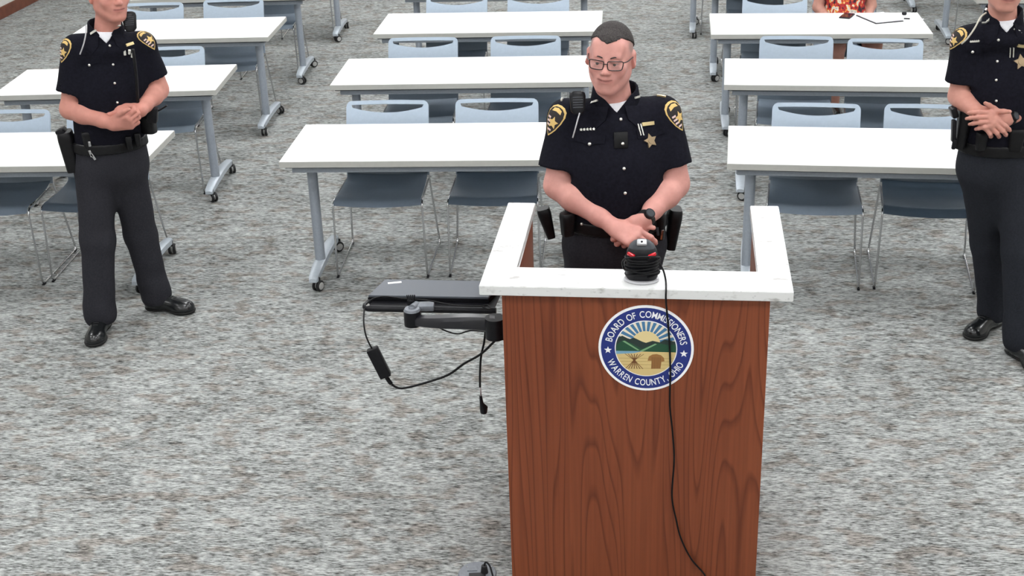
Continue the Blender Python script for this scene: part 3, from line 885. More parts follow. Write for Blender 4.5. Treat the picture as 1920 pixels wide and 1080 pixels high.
# laptop, closed
lt = [AZ(689, 558, LZ + .016), AZ(917, 562, LZ + .016), AZ(944, 531, LZ + .016), AZ(721, 527, LZ + .016)]
lo_ = sum(lt, Vector()) / 4
lap = thing('laptop', 'closed dark grey laptop lying on the swing arm beside the podium', 'laptop', (lo_.x, lo_.y, LZ + .0035), 0)
L0 = Vector(lap.location)
def lp(name, sc_, z0, z1, m):
    bm = bmesh.new(); prism(bm, [((p.x - lo_.x) * sc_, (p.y - lo_.y) * sc_) for p in lt], z0, z1)
    bmesh.ops.bevel(bm, geom=bm.edges[:], offset=.002, segments=2, affect='EDGES'); return mesh_obj(name, bm, m, lap)
lp('base', 1.0, 0, .013, M_BLACK); lp('lid', .99, .0132, .021, mat('laptop_lid', (.085, .095, .112), .5))
q = AZ(740, 530, LZ + .025); bm = bmesh.new(); box(bm, (q.x - L0.x, q.y - L0.y, .0215), (.050, .013, .0008), 0, Matrix.Rotation(R(6), 3, 'Z'))
bm.free(); bm = bmesh.new(); box(bm, (0, 0, 0), (.050, .014, .0008), 0, Matrix.Rotation(R(8), 3, 'Z'))
for v in bm.verts: v.co += Vector((q.x - L0.x, q.y - L0.y, .0216))
tag(mesh_obj('label', bm, M_WHITE, lap), 'small white label on the lid')
# wires
def cable(name, label, pts, r=.0034, n=6, ends=None):
    P = catmull(pts, n); bm = bmesh.new(); tube(bm, P, r, 8)
    o = mesh_obj(name, bm, M_CABLE, smooth=True, origin=tuple(P[0]))
    return tag(o, label, 'cable')
cable('laptop_wire', 'thin black wire lying across the laptop lid and bracket', [AZ(686, 571, LZ + .02), AZ(700, 560, LZ + .032), AZ(722, 556, LZ + .028), AZ(757, 560, LZ + .03), AZ(800, 563, LZ + .032), AZ(850, 572, LZ + .03), AZ(900, 574, LZ + .028), AZ(915, 572, LZ + .03), AZ(918, 580, LZ + .026), AZ(905, 576, LZ + .028)], .0028)
ya = 4.17
adp = thing('power_adapter', 'black laptop power brick dangling on its cord left of the podium', 'power adapter', AY(710, 680, ya), 0)
A0 = Vector(adp.location)
t1, t2 = AY(697, 653, ya), AY(724, 706, ya)
dv = (t2 - t1).normalized(); rotm = Vector((0, 0, 1)).rotation_difference(dv).to_matrix()
bm = bmesh.new(); box(bm, (0, 0, 0), (.042, .030, (t2 - t1).length), .005, rotm)
for v in bm.verts: v.co += (t1 + t2) / 2 - A0
mesh_obj('brick', bm, M_DGREY if False else M_BLACK, adp, smooth='auto')
bm = bmesh.new(); tube(bm, catmull([p - A0 for p in (AZ(683, 579, LZ + .003), AY(682, 605, 4.20), AY(687, 632, ya), AY(699, 657, ya))], 6), .0030, 8); mesh_obj('thin_cord', bm, M_CABLE, adp, smooth=True)
bm = bmesh.new(); tube(bm, catmull([p - A0 for p in (AY(723, 705, ya), AY(731, 717, ya), AY(745, 727, ya), AY(762, 727, 4.16), AY(800, 717, 4.14), AY(840, 703, 4.12), AY(870, 682, 4.10), AY(900, 665, 4.08), AY(922, 645, 4.06), AY(934, 632, 4.05))], 6), .0042, 8); mesh_obj('thick_cord', bm, M_CABLE, adp, smooth=True)
bm = bmesh.new(); tube(bm, catmull([p - A0 for p in (AY(724, 706, ya), AY(729, 714, ya), AY(734, 720, ya))], 4), [.008] * 8 + [.005], 8); mesh_obj('strain_relief', bm, M_CABLE, adp, smooth=True)
plug = thing('plug_cord', 'black cord hanging straight down with a plug end beside the podium', 'cord', AY(905, 770, 4.1), 0)
A0 = Vector(plug.location)
bm = bmesh.new(); tube(bm, catmull([p - A0 for p in (AY(911, 608, 4.07), AY(908, 640, 4.09), AY(902, 668, 4.1), AY(900, 700, 4.1), AY(900, 726, 4.1))], 5), .0038, 8); mesh_obj('cord', bm, M_CABLE, plug, smooth=True)
bm = bmesh.new(); tube(bm, [p - A0 for p in (AY(900, 722, 4.1), AY(902, 745, 4.1))], .0030, 8); mesh_obj('tag_wrap', bm, mat('cord_tag', (.35, .32, .33), .6), plug, smooth=True)
bm = bmesh.new(); tube(bm, [p - A0 for p in (AY(901, 742, 4.1), AY(903, 756, 4.1), AY(907, 764, 4.1), AY(907, 774, 4.1))], [.005, .007, .015, .012], 8); mesh_obj('plug', bm, M_BLACK, plug, smooth='auto')
bm = bmesh.new()
for s in (-1, 1): box(bm, AY(906 + s * 3, 778, 4.1) - A0, (.002, .006, .016))
mesh_obj('prong', bm, M_CHROME, plug)
cable('underarm_wire', 'thin black wire looping beneath the swing arm beam', [AY(822, 613, 4.12), AY(835, 620, 4.12), AY(858, 626, 4.12), AY(882, 620, 4.11), AY(915, 622, 4.09)], .0028)

# floor outlet at the bottom edge
fo = AZ(895, 1076, 0)
out = thing('floor_outlet', 'round grey floor power outlet with a plugged cord in the carpet', 'outlet', (fo.x, fo.y, 0), 0)
bm = bmesh.new(); cyl(bm, (0, 0, .0005), (0, 0, .006), .070, .066, 40); mesh_obj('cover_plate', bm, M_MGREY, out, smooth='auto')
bm = bmesh.new(); box(bm, (-.018, .022, .007), (.036, .026, .004), .001); mesh_obj('flap', bm, M_MGREY, out)
bm = bmesh.new(); box(bm, (0.0, -.025, .0065), (.06, .045, .003), .001); mesh_obj('socket_recess', bm, M_RUBBER, out)
bm = bmesh.new(); cyl(bm, (.026, .0, .006), (.026, .0, .035), .014, .010, 16); mesh_obj('plug', bm, M_RUBBER, out, smooth='auto')
bm = bmesh.new(); tube(bm, catmull([(.026, 0, .034), (.032, .004, .046), (.046, -.01, .040), (.060, -.05, .012), (.075, -.09, .005), (.12, -.16, .004)], 6), .0035, 8); mesh_obj('cord', bm, M_CABLE, out, smooth=True)
for x, y in ((-.036, .034), (.05, .03)):
    bm = bmesh.new(); cyl(bm, (x, y, .006), (x, y, .0085), .004, .004, 10); mesh_obj('screw', bm, M_CHROME, out)

# ------------------------------------------------------------------ people
CAMO = Vector((0, 0, CAMH))
def na(v): return np.array(v, float)
def lerp(a, b, t): return Vector(a) * (1 - t) + Vector(b) * t
def hand(F, wr, u, n, vdir, curl, sc=1.0, thumb=(.55, .7, -.25, .5), spread=1.0, first=None):
    """wr wrist, u finger direction, n back of hand, vdir rough thumb side; curl per finger (3 bends, degrees)"""
    u = Vector(u).normalized(); n = Vector(n); n = (n - u * n.dot(u)).normalized(); v = u.cross(n)
    if v.dot(Vector(vdir)) < 0: v = -v
    wr = Vector(wr)
    offs = [.030, .0105, -.0095, -.029]; kn = [.094, .098, .092, .083]
    seg = [(.045, .027, .021), (.050, .031, .022), (.046, .029, .021), (.036, .023, .019)]
    F.cone(na(wr), na(wr + u * .03 * sc), .0265 * sc, .027 * sc, k=.02)
    for i in range(4):
        b = wr + (u * .018 + v * offs[i] * .62) * sc; k_ = wr + (u * kn[i] + v * offs[i] + n * .003) * sc
        F.cone(na(b), na(k_), .0165 * sc, .0128 * sc, k=.014)
    F.cone(na(wr + (u * .03 - v * .012 - n * .008) * sc), na(wr + (u * .075 - v * .018 - n * .006) * sc), .018 * sc, .014 * sc, k=.014)
    for i in range(4):
        p = wr + (u * kn[i] + v * offs[i] + n * .003) * sc; a = 0; sp_ = R((1.5 - i) * 3 * spread)
        for j in range(3):
            a += R(curl[i][j]); d = (u * math.cos(a) - n * math.sin(a)); d = (d + v * math.sin(sp_)).normalized()
            q = p + d * seg[i][j] * sc
            F.cone(na(p), na(q), (.0105 - .0009 * j) * sc, (.0098 - .0011 * j) * sc, k=.003 if j == 0 else .006); p = q
    p = wr + (u * .028 + v * .028 - n * .006) * sc
    F.cone(na(wr + u * .01 * sc), na(p), .018 * sc, .017 * sc, k=.012)
    cu, cv, cn, bend = thumb
    d = (u * cu + v * cv + n * cn).normalized()
    for L_, r0, r1 in ((.044, .0155, .0125), (.033, .0122, .0110), (.027, .0108, .0085)):
        q = p + d * L_ * sc; F.cone(na(p), na(q), r0 * sc, r1 * sc, k=.006); p = q
        d = (d + (u * .9 - v * .5) * bend * .5 - n * bend * .25).normalized()

def head(F, C, Mh, tint, lips=(.42, .13, .12), full=True, smile=.004, jaw=1.0):
    T = lambda x, y, z: na(C + Mh @ Vector((x, y, z)))
    A = np.array(Mh); late = []
    F.ell(T(0, .014, .030), (.0765, .096, .090), A, k=.0)
    F.ell(T(0, -.022, -.032), (.066 * jaw, .074, .086), A, k=.035)
    for s in (-1, 1):
        F.cone(T(s * .052 * jaw, .004, -.052), T(s * .020, -.062, -.098), .021, .019, k=.03)
        F.ell(T(s * .040, -.066, -.026), (.026, .020, .022), A, k=.025)
    F.ell(T(0, -.074, -.100), (.026 * jaw, .020, .018), A, k=.025)
    F.cone(T(-.036, -.080, .020), T(.036, -.080, .020), .0125, .0125, k=.02)
    F.ell(T(0, -.062, .055), (.055, .028, .035), A, k=.03)
    for s in (-1, 1): F.ell(T(s * .031, -.100, .000), (.019, .013, .0115), A, k=.012, op='s')
    F.cone(T(0, -.092, .008), T(0, -.114, -.030), .0075, .0115, k=.012)
    for s in (-1, 1):
        F.ell(T(s * .0115, -.103, -.034), (.0085, .010, .008), A, k=.008)
        F.ell(T(s * .031, -.0900, .0048), (.0175, .0085, .0062), A, k=.004)     # upper lid
        F.ell(T(s * .031, -.0875, -.0105), (.016, .0075, .0060), A, k=.005)    # lower lid
    F.ell(T(0, -.082, -.062), (.032, .019, .022), A, k=.02)
    pts = [(-.025, -.086, -.062 + smile), (-.012, -.097, -.0605), (0, -.1005, -.0612), (.012, -.097, -.0605), (.025, -.086, -.062 + smile)]
    for a, b in zip(pts, pts[1:]): F.cone(T(a[0], a[1], a[2] + .003), T(b[0], b[1], b[2] + .003), .0042, .0042, k=.004)
    for a, b in zip(pts, pts[1:]): F.cone(T(a[0] * .86, a[1], a[2] - .0075), T(b[0] * .86, b[1], b[2] - .0075), .0052, .0052, k=.004)
    for a, b in zip(pts, pts[1:]):
        for t_ in (.0, .33, .66): late.append((T(a[0] * (1 - t_) + b[0] * t_, -.100, (a[2] * (1 - t_) + b[2] * t_) - .0018), (.006, .02, .0022), (.16, .05, .045), .9))
    for s in (-1, 1):
        F.ell(T(s * .0825, .012, -.004), (.0105, .020, .034), np.array(Mh @ Matrix.Rotation(R(s * 24), 3, 'Z') @ Matrix.Rotation(R(-8), 3, 'X')), k=.008)
        F.ell(T(s * .092, .004, -.002), (.007, .011, .019), np.array(Mh @ Matrix.Rotation(R(s * 18), 3, 'Z')), k=.005, op='s')
    for a, b in zip(pts, pts[1:]):
        tint.append((T((a[0] + b[0]) / 2, -.098, -.0635), (.012, .014, .0085), lips, .45))
    for s in (-1, 1):
        tint.append((T(s * .042, -.075, -.030), (.020, .02, .016), (.60, .235, .205), .45))
        tint.append((T(s * .031, -.092, -.006), (.018, .012, .010), (.40, .19, .16), .45))
        tint.append((T(s * .085, .012, -.006), (.010, .03, .034), (.58, .22, .19), .5))
    tint.append((T(0, -.114, -.032), (.016, .014, .012), (.60, .24, .21), .5))
    tint.extend(late)
    return T

def eyes(T, parent, base, down=.0035, side=0.0):
    for s in (-1, 1):
        bm = bmesh.new(); c = T(s * .031, -.0815, -.001); sphere(bm, c, .0118, 10); e = mesh_obj('eye', bm, M_EYE, parent, smooth=True, origin=base, loc=(0, 0, 0))
        bm = bmesh.new(); c = T(s * .031 + side, -.0910, -.001 - down); sphere(bm, c, .0056, 8); mesh_obj('iris', bm, M_IRIS, e, smooth=True, origin=base, loc=(0, 0, 0))

def decal(name, bv, hit, nrm, pts, m, parent, base, off=.0015, th=.0012, up=(0, 0, 1), rings=3, roll=0.0, smooth=True):
    """thin piece laid onto a cloth surface: outline pts (right, up) in metres"""
    n = Vector(nrm).normalized(); up = Vector(up); up = (up - n * up.dot(n)).normalized(); rt = up.cross(n)
    c_, s_ = math.cos(roll), math.sin(roll)
    bm = bmesh.new(); V = []
    def pr(a, b, o):
        a, b = a * c_ - b * s_, a * s_ + b * c_
        p = Vector(hit) + rt * a + up * b
        h = bv.ray_cast(p + n * .06, -n, .12)
        q = h[0] if h[0] is not None else p
        return q + n * o
    ctr = bm.verts.new(pr(0, 0, off + th)); prev = None; N_ = len(pts)
    for r_ in range(1, rings + 1):
        t = r_ / rings; ring = [bm.verts.new(pr(a * t, b * t, off + th)) for a, b in pts]
        for i in range(N_):
            j = (i + 1) % N_
            if prev is None: bm.faces.new((ctr, ring[i], ring[j]))
            else: bm.faces.new((prev[i], ring[i], ring[j], prev[j]))
        prev = ring
    low = [bm.verts.new(pr(a, b, off - .003)) for a, b in pts]
    for i in range(N_):
        j = (i + 1) % N_; bm.faces.new((prev[i], low[i], low[j], prev[j]))
    bmesh.ops.recalc_face_normals(bm, faces=bm.faces)
    return mesh_obj(name, bm, m, parent, smooth='auto' if smooth else False, origin=base, loc=(0, 0, 0))
def look(bv, px, py):
    h = bv.ray_cast(CAMO, _ray(px, py).normalized(), 30)
    return (h[0], h[1]) if h[0] is not None else (None, None)
def rect(w, h): return [(-w / 2, -h / 2), (0, -h / 2), (w / 2, -h / 2), (w / 2, h / 2), (0, h / 2), (-w / 2, h / 2)]
def star2(r, r2=.45, n=5, a0=90): return [((r if i % 2 == 0 else r * r2) * math.cos(R(a0 + i * 180 / n)), (r if i % 2 == 0 else r * r2) * math.sin(R(a0 + i * 180 / n))) for i in range(2 * n)]
SHIELD = [(0, .062), (.018, .059), (.034, .048), (.041, .030), (.038, .004), (.026, -.026), (.012, -.046), (0, -.058), (-.012, -.046), (-.026, -.026), (-.038, .004), (-.041, .030), (-.034, .048), (-.018, .059)]
def patch(bv, px, py, parent, base, sc=1.0, roll=0.0, name='shoulder_patch'):
    hit, n = look(bv, px, py)
    if hit is None: return
    k = dict(base=base, roll=roll, up=(0, 0, 1))
    s_ = lambda q, f: [(a * f * sc, b * f * sc) for a, b in q]
    o = decal(name, bv, hit, n, s_(SHIELD, 1.0), M_GOLDT, parent, off=.001, th=.0012, **k)
    tag(o, 'gold-edged black shield patch on the sleeve')
    decal('patch_field', bv, hit, n, s_(SHIELD, .89), M_PATCHBLK, o, off=.0026, th=.0005, **k)
    nn = Vector(n); up = Vector((0, 0, 1)); up = (up - nn * up.dot(nn)).normalized(); rt = up.cross(nn)
    c_, s2 = math.cos(roll), math.sin(roll)
    at = lambda a, b: Vector(hit) + rt * (a * c_ - b * s2) * sc + up * (a * s2 + b * c_) * sc
    decal('patch_banner', bv, at(0, .040), n, s_([(-.022, -.006), (0, -.001), (.022, -.006), (.018, .007), (0, .012), (-.018, .007)], 1), M_GOLDT, o, off=.0032, th=.0005, **k)
    decal('patch_star', bv, at(.006, -.004), n, s_(star2(.024, .5), 1), M_GOLDT, o, off=.0034, th=.0006, **k)
    for q, w_ in (((-.020, .010), .016), ((-.018, -.004), .018), ((-.014, -.018), .020), ((-.004, -.034), .020)):
        decal('patch_stripe', bv, at(*q), n, s_(rect(w_, .007), 1), M_PATCHPINK, o, off=.0030, th=.0005, **k)
    return o
def button(bv, px, py, parent, base, r=.0062, lift=.002):
    hit, n = look(bv, px, py)
    if hit is None: return
    bm = bmesh.new(); sphere(bm, Vector(hit) + Vector(n) * lift, r, 8, None)
    return mesh_obj('button', bm, M_SILVER, parent, smooth=True, origin=base, loc=(0, 0, 0))
def pin(bv, px, py, w_, h_, parent, base, m=None, roll=0.0, name='collar_pin', off=.003):
    hit, n = look(bv, px, py)
    if hit is None: return
    return decal(name, bv, hit, n, rect(w_, h_), m or M_SILVER, parent, base, off=off, th=.003, rings=1, roll=roll, smooth=False)
def blob_box(name, c, size, m, parent, base, rot=None, bev=.006):
    bm = bmesh.new(); box(bm, (0, 0, 0), size, bev, rot)
    bmesh.ops.translate(bm, verts=bm.verts, vec=Vector(c))
    return mesh_obj(name, bm, m, parent, smooth='auto', origin=base, loc=(0, 0, 0))
def wtube(name, pts, r, m, parent, base, n=6):
    bm = bmesh.new(); tube(bm, catmull(pts, n), r, 8)
    return mesh_obj(name, bm, m, parent, smooth=True, origin=base, loc=(0, 0, 0))

def officer(c):
    B = Vector(c['base']); p = thing('person', c['label'], 'person', B, 0); b0 = tuple(B)
    by = c['yaw']; Rz = Matrix.Rotation(by, 3, 'Z'); A = np.array(Rz)
    l = Rz @ Vector((1, 0, 0)); f = Rz @ Vector((0, -1, 0))
    g = c.get('girth', 1.0); ag = c.get('arm', 1.0)
    belt = Vector(c['belt']); neck = Vector(c['neck']); sh = [Vector(v) for v in c['sh']]; el = [Vector(v) for v in c['el']]; wr = [Vector(v) for v in c['wr']]
    Sm = (sh[0] + sh[1]) / 2
    # ---- skin: head, neck, arms and hands in one surface
    allp = [Vector(c['head'])] + sh + el + wr
    lo = [min(v[i] for v in allp) - .20 for i in range(3)]; hi = [max(v[i] for v in allp) + .20 for i in range(3)]
    F = Field(lo, hi, c.get('h', .004)); tint = []
    H = Vector(c['head']); Mh = Matrix.Rotation(c['hyaw'], 3, 'Z') @ Matrix.Rotation(c['hpitch'], 3, 'X') @ Matrix.Rotation(c.get('hroll', 0), 3, 'Y')
    T = head(F, H, Mh, tint, smile=c.get('smile', .004), jaw=c.get('jaw', 1.0))
    F.cone(T(0, .022, -.065), na(neck + Vector((0, 0, -.03))), .056 * c.get('nk', 1), .062 * c.get('nk', 1), k=.035)
    F.ell(na(neck + Vector((0, .0, -.07))), (.10, .07, .07), A, k=.04)
    F.cone(na(sh[0]), na(sh[1]), .045, .045, k=.03)
    F_ = F; FA = Field(lo, hi, c.get('h', .004))
    for i in (0, 1):
        F = FA if i == 0 else F_
        F_.cone(na(sh[i]), na(el[i]), .050 * ag, .043 * ag, k=.03)
        F.cone(na(lerp(sh[i], el[i], .7)), na(el[i]), .045 * ag, .043 * ag, k=.0 if i == 0 else .03)
        m_ = lerp(el[i], wr[i], .30); F.cone(na(el[i]), na(m_), .042 * ag, .0455 * ag, k=.025)
        m2 = lerp(el[i], wr[i], .75); F.cone(na(m_), na(m2), .0455 * ag, .032 * ag ** .5, k=.02)
        F.cone(na(m2), na(wr[i]), .032 * ag ** .5, .0275, k=.02)
    hand(FA, **c['hands'][0]); hand(F_, **c['hands'][1]); F = F_; F.F = np.minimum(F.F, FA.F)
    skin = c.get('skin', (.60, .285, .225))
    for v in wr: tint.append((na(v), (.14, .14, .12), tuple(s * q for s, q in zip(skin, (.98, .93, .93))), .5))
    field_obj('body', F, M_SKIN, p, b0, it=1, tint=(skin, tint + c.get('tint', lambda T: [])(T)))
    # ---- hair
    F = Field(na(H) - .16, na(H) + .16, .0045)
    F.ell(T(0, .016, .034), (.0805, .099, .0925), np.array(Mh), k=0); F.ell(T(0, -.062, .055), (.058, .0325, .039), np.array(Mh), k=.03)
    X, Y, Z = F.coords(); q = np.array(Mh).T
    dx, dy, dz = X - H.x, Y - H.y, Z - H.z
    ly = q[1, 0] * dx + q[1, 1] * dy + q[1, 2] * dz; lz = q[2, 0] * dx + q[2, 1] * dy + q[2, 2] * dz; lx = q[0, 0] * dx + q[0, 1] * dy + q[0, 2] * dz
    hl = c.get('hairline', .062)
    cut = np.maximum(hl + .42 * np.abs(lx) - .6 * np.clip(ly + .06, 0, .14) - lz, -.02 - .6 * np.maximum(ly, -.2) - .02 - lz)
    Fh = np.maximum(F.F, cut.astype(np.float32)) + .0012 * np.sin(lx * 420) * np.sin(ly * 330)
    field_obj('hair', F, M_HAIR, p, b0, F=Fh.astype(np.float32), it=1)
    eyes(T, p, b0, side=c.get('gaze', 0.0), down=c.get('down', .0035))
    for s in (-1, 1):   # brows
        wtube('eyebrow', [Vector(T(s * .014, -.0955, .018)), Vector(T(s * .030, -.0945, .0225)), Vector(T(s * .046, -.083, .018))], .0026, M_HAIR, p, b0)
    # ---- trousers
    legs = c['legs']; pants = c.get('pants', M_PANTS)
    pts = [belt] + [Vector(v) for L_ in legs for v in L_['p']]
    lo = [min(v[i] for v in pts) - .22 for i in range(3)]; hi = [max(v[i] for v in pts) + .22 for i in range(3)]; lo[2] = 0.0; hi[2] = belt.z + .12
    F = Field(lo, hi, .007)
    F.ell(na(belt + Vector((0, 0, .02))), (.172 * g, .128 * g, .15), A, k=0)
    F.ell(na(belt + Vector((0, 0, -.10)) - f * .012), (.176 * g, .130 * g, .14), A, k=.06)
    for L_ in legs:
        a, k_, an = [Vector(v) for v in L_['p']]; r_ = L_.get('r', (.098, .074, .066))
        F.cone(na(a), na(k_), r_[0], r_[1], k=.045); F.cone(na(k_), na(an), r_[1], r_[2], k=.03)
        F.cone(na(lerp(k_, an, .78)), na(an + Vector((0, 0, -.015))), r_[2] * 1.0, r_[2] * 1.08, k=.02)
    X, Y, Z = F.coords()
    F.F += (.0028 * np.sin(38 * Z + 14 * X + 9 * Y) * np.exp(-((Z - .16) / .10) ** 2) + .0016 * np.sin(26 * Z - 22 * X) * np.exp(-((Z - .55) / .2) ** 2)).astype(np.float32)
    hem = c.get('hem', .045)
    Ft = np.maximum(np.maximum(F.F, (hem - Z)), Z - (belt.z + .012)).astype(np.float32)
    tr, tV, tQ = field_obj('trousers', F, pants, p, b0, F=Ft, it=2)
    # ---- belt
    Fb = np.maximum(np.maximum(F.F - .011, np.abs(Z - belt.z) - .027), -(F.F + .008)).astype(np.float32)
    bt, bV, bQ = field_obj('duty_belt', F, M_LEATHER, p, b0, F=Fb, it=1)
    # ---- shoes
    for L_ in legs:
        an = Vector(L_['p'][2]); d = Vector((*L_['toe'], 0)).normalized(); len_ = L_.get('len', .2)
        F2 = Field((an.x - .32, an.y - .32, -.02), (an.x + .32, an.y + .32, .2), .005)
        F2.cone(na((an.x, an.y, .10)), na((an.x, an.y, .05)), .046, .046, k=0)
        F2.ell(na(Vector((an.x, an.y, .035)) - d * .03), (.042, .042, .045), None, k=.02)
        F2.cone(na(Vector((an.x, an.y, .052)) + d * .03), na(Vector((an.x, an.y, .026)) + d * (len_ - .03)), .043, .040, k=.03)
        sd = Vector((-d.y, d.x, 0))
        F2.ell(na(Vector((an.x, an.y, .02)) + d * (len_ - .06)), (.050, .050, .036), None, k=.03)
        X2, Y2, Z2 = F2.coords()
        up_ = np.maximum(F2.F, .016 - Z2).astype(np.float32)
        so = np.maximum(np.maximum(F2.F - .004, Z2 - .0175), .002 - Z2).astype(np.float32)
        s_o, sV, sQ = field_obj('shoe', F2, M_SHOE, p, b0, F=up_, it=1)
        field_obj('sole', F2, M_SOLE, s_o, b0, F=so, it=0)
        sb = bvh(sV, sQ)
        for k in range(4):
            q_ = Vector((an.x, an.y, .15)) + d * (.055 + .018 * k)
            h_ = [sb.ray_cast(q_ + sd * e_ * (.016 - .0015 * k), Vector((0, 0, -1)), .3)[0] for e_ in (-1, 0, 1)]
            if all(h_): wtube('lace', [v + Vector((0, 0, .001)) for v in h_], .0022, M_RUBBER, s_o, b0, 3)
    # ---- shirt
    pts = sh + el + [belt, neck]
    lo = [min(v[i] for v in pts) - .17 for i in range(3)]; hi = [max(v[i] for v in pts) + .17 for i in range(3)]; lo[2] = belt.z - .06; hi[2] = neck.z + .12
    F = Field(lo, hi, .0055)
    up = neck - belt
    F.ell(na(lerp(belt, Sm, .66)), (.190 * g, .132 * g, .175), A, k=0)
    F.ell(na(lerp(belt, Sm, .36) + f * .012 * c.get('belly', 1)), (.176 * g, .138 * g * c.get('bellyr', 1), .19), A, k=.07)
    F.ell(na(belt + Vector((0, 0, .02))), (.168 * g, .126 * g, .12), A, k=.06)
    F.ell(na(lerp(belt, Sm, .84) - f * .010), (.165 * g, .105 * g, .085), A, k=.05)
    F.ell(na(neck + f * .022 + Vector((0, 0, -.062))), (.125, .084, .058), A, k=.05)
    for i in (0, 1):
        F.cone(na(lerp(neck, sh[i], .30) + Vector((0, 0, -.018))), na(sh[i]), .046, .064 * ag ** .5, k=.05)
        d = (el[i] - sh[i]).normalized(); se = lerp(sh[i], el[i], c.get('sleeve', .66)); rs = (.060 * ag, .071 * ag)
        m = .13; a_, b_ = na(sh[i]), na(se)
        sl, X, Y, Z = F.win(np.minimum(a_, b_) - m, np.maximum(a_, b_) + m)
        ba = b_ - a_; LL = ba @ ba
        t = ((X - a_[0]) * ba[0] + (Y - a_[1]) * ba[1] + (Z - a_[2]) * ba[2]) / LL; tc = np.clip(t, 0, 1)
        dd = np.sqrt((X - a_[0] - tc * ba[0]) ** 2 + (Y - a_[1] - tc * ba[1]) ** 2 + (Z - a_[2] - tc * ba[2]) ** 2)
        dist = np.maximum(dd - (rs[0] + (rs[1] - rs[0]) * tc), (t - 1) * math.sqrt(LL)).astype(np.float32)
        F.put(sl, dist, .03, 'u')
    for i in (0, 1):
        d = (el[i] - sh[i]).normalized(); se = lerp(sh[i], el[i], c.get('sleeve', .66))
        inner = np.array(na(se)); a_, b_ = na(se - d * .045), na(se + d * .02)
        F.cone(a_, b_, .058 * ag, .063 * ag, k=.004, op='s')
    X, Y, Z = F.coords()
    F.F += (.0016 * np.sin(31 * Z + 17 * X) * np.sin(23 * X - 11 * Z + 8 * Y) + .0022 * np.sin(40 * Z + 25 * X) * np.exp(-((Z - belt.z - .06) / .06) ** 2)).astype(np.float32)
    F.cone(na(neck + Vector((0, 0, .10))), na(neck + Vector((0, 0, -.02))), .066 * c.get('nk', 1), .062 * c.get('nk', 1), k=.01, op='s')
    def wedge(X, Y, Z):
        lf = (X - neck.x) * f.x + (Y - neck.y) * f.y; ll = np.abs((X - neck.x) * l.x + (Y - neck.y) * l.y); dz = Z - neck.z
        return np.maximum((ll - .95 * (dz + c.get('vtip', .016))) * .72, .02 - lf), lf, dz
    F.F = np.maximum(F.F, -wedge(X, Y, Z)[0]).astype(np.float32)
    Fs = np.maximum(F.F, (belt.z + .004) - Z).astype(np.float32)
    shirt, V, Q = field_obj('shirt', F, M_SHIRT, p, b0, F=Fs, it=2)
    bv = bvh(V, Q)
    F = Field(na(neck) - .16, na(neck) + .16, .006)
    F.ell(na(neck + f * .030 + Vector((0, 0, -.040))), (.076, .062, .085), A, k=0)
    X, Y, Z = F.coords(); w0, lf, dz = wedge(X, Y, Z)
    field_obj('undershirt', F, M_TEE, p, b0, F=np.maximum(np.maximum(F.F, dz - (.024 - .05 * lf)), w0 - .010).astype(np.float32), it=2)
    # collar: standing band open at the front
    F = Field(na(neck) - .17, na(neck) + .17, .0042)
    nd = (H - neck).normalized(); nk = c.get('nk', 1)
    F.cone(na(neck + Vector((0, 0, -.045)) - f * .004), na(neck + Vector((0, 0, .075)) - f * .006), .094 * nk, .074 * nk, k=0)
    F.cone(na(neck + Vector((0, 0, -.07)) - f * .004), na(neck + Vector((0, 0, .13)) - f * .006), .088 * nk, .058 * nk, k=0, op='s')
    X, Y, Z = F.coords(); w0, lf, dz = wedge(X, Y, Z)
    FF = np.maximum(np.maximum(F.F, -w0), dz - (.058 - .30 * np.maximum(lf, 0) + .1 * np.maximum(-lf, 0))).astype(np.float32)
    co_, cV, cQ = field_obj('collar', F, M_SHIRT, shirt, b0, F=FF, it=1)
    bv = bvh(np.concatenate([V, cV]), np.concatenate([Q, cQ + len(V)]))
    for s in (-1, 1):   # collar points lying on the chest
        o_ = neck + f * .16 + l * s * .062 + Vector((0, 0, -.030))
        h_ = bv.ray_cast(o_, -f, .3)
        if h_[0] is not None:
            decal('collar_point', bv, h_[0], h_[1], [(-s * .030, .036), (s * .040, .034), (s * .040, .0), (s * .004, -.044), (-s * .026, -.014)][::(1 if s > 0 else -1)], M_SHIRT, shirt, b0, off=.002, th=.004)
    return p, shirt, bv, bt, bvh(bV, bQ), T, dict(l=l, f=f, belt=belt, neck=neck, b0=b0, H=H, Mh=Mh, sh=sh, el=el, wr=wr, A=Rz)

UPZ = Vector((0, 0, 1))
# ---- officer behind the podium
yB = 4.74
FST = [(55, 60, 40), (58, 62, 40), (60, 64, 42), (62, 64, 42)]
wA, wB = AY(1150, 425, 4.53), AY(1210, 411, 4.52)
handA = dict(wr=wA, u=AY(1200, 451, 4.455) - wA, n=Vector((.15, -.80, .55)), vdir=(.3, 0, 1), curl=[(28, 42, 25), (38, 46, 28), (46, 50, 30), (52, 52, 30)], sc=1.05, thumb=(.85, .45, .0, .25), spread=1.6)
handB = dict(wr=wB, u=AY(1160, 471, 4.515) - wB, n=Vector((.25, -.75, .3)), vdir=(-.5, 0, 1), curl=[(38, 72, 50), (40, 76, 50), (43, 76, 50), (46, 76, 50)], sc=1.06, thumb=(.8, .35, -.35, .4), spread=1.5)
def stubble(T): return [(T(s * .072, .0, .045), (.014, .05, .030), (.23, .17, .155), .75) for s in (-1, 1)] + [(T(0, -.075, -.085), (.045, .03, .03), (.50, .24, .20), .35)]
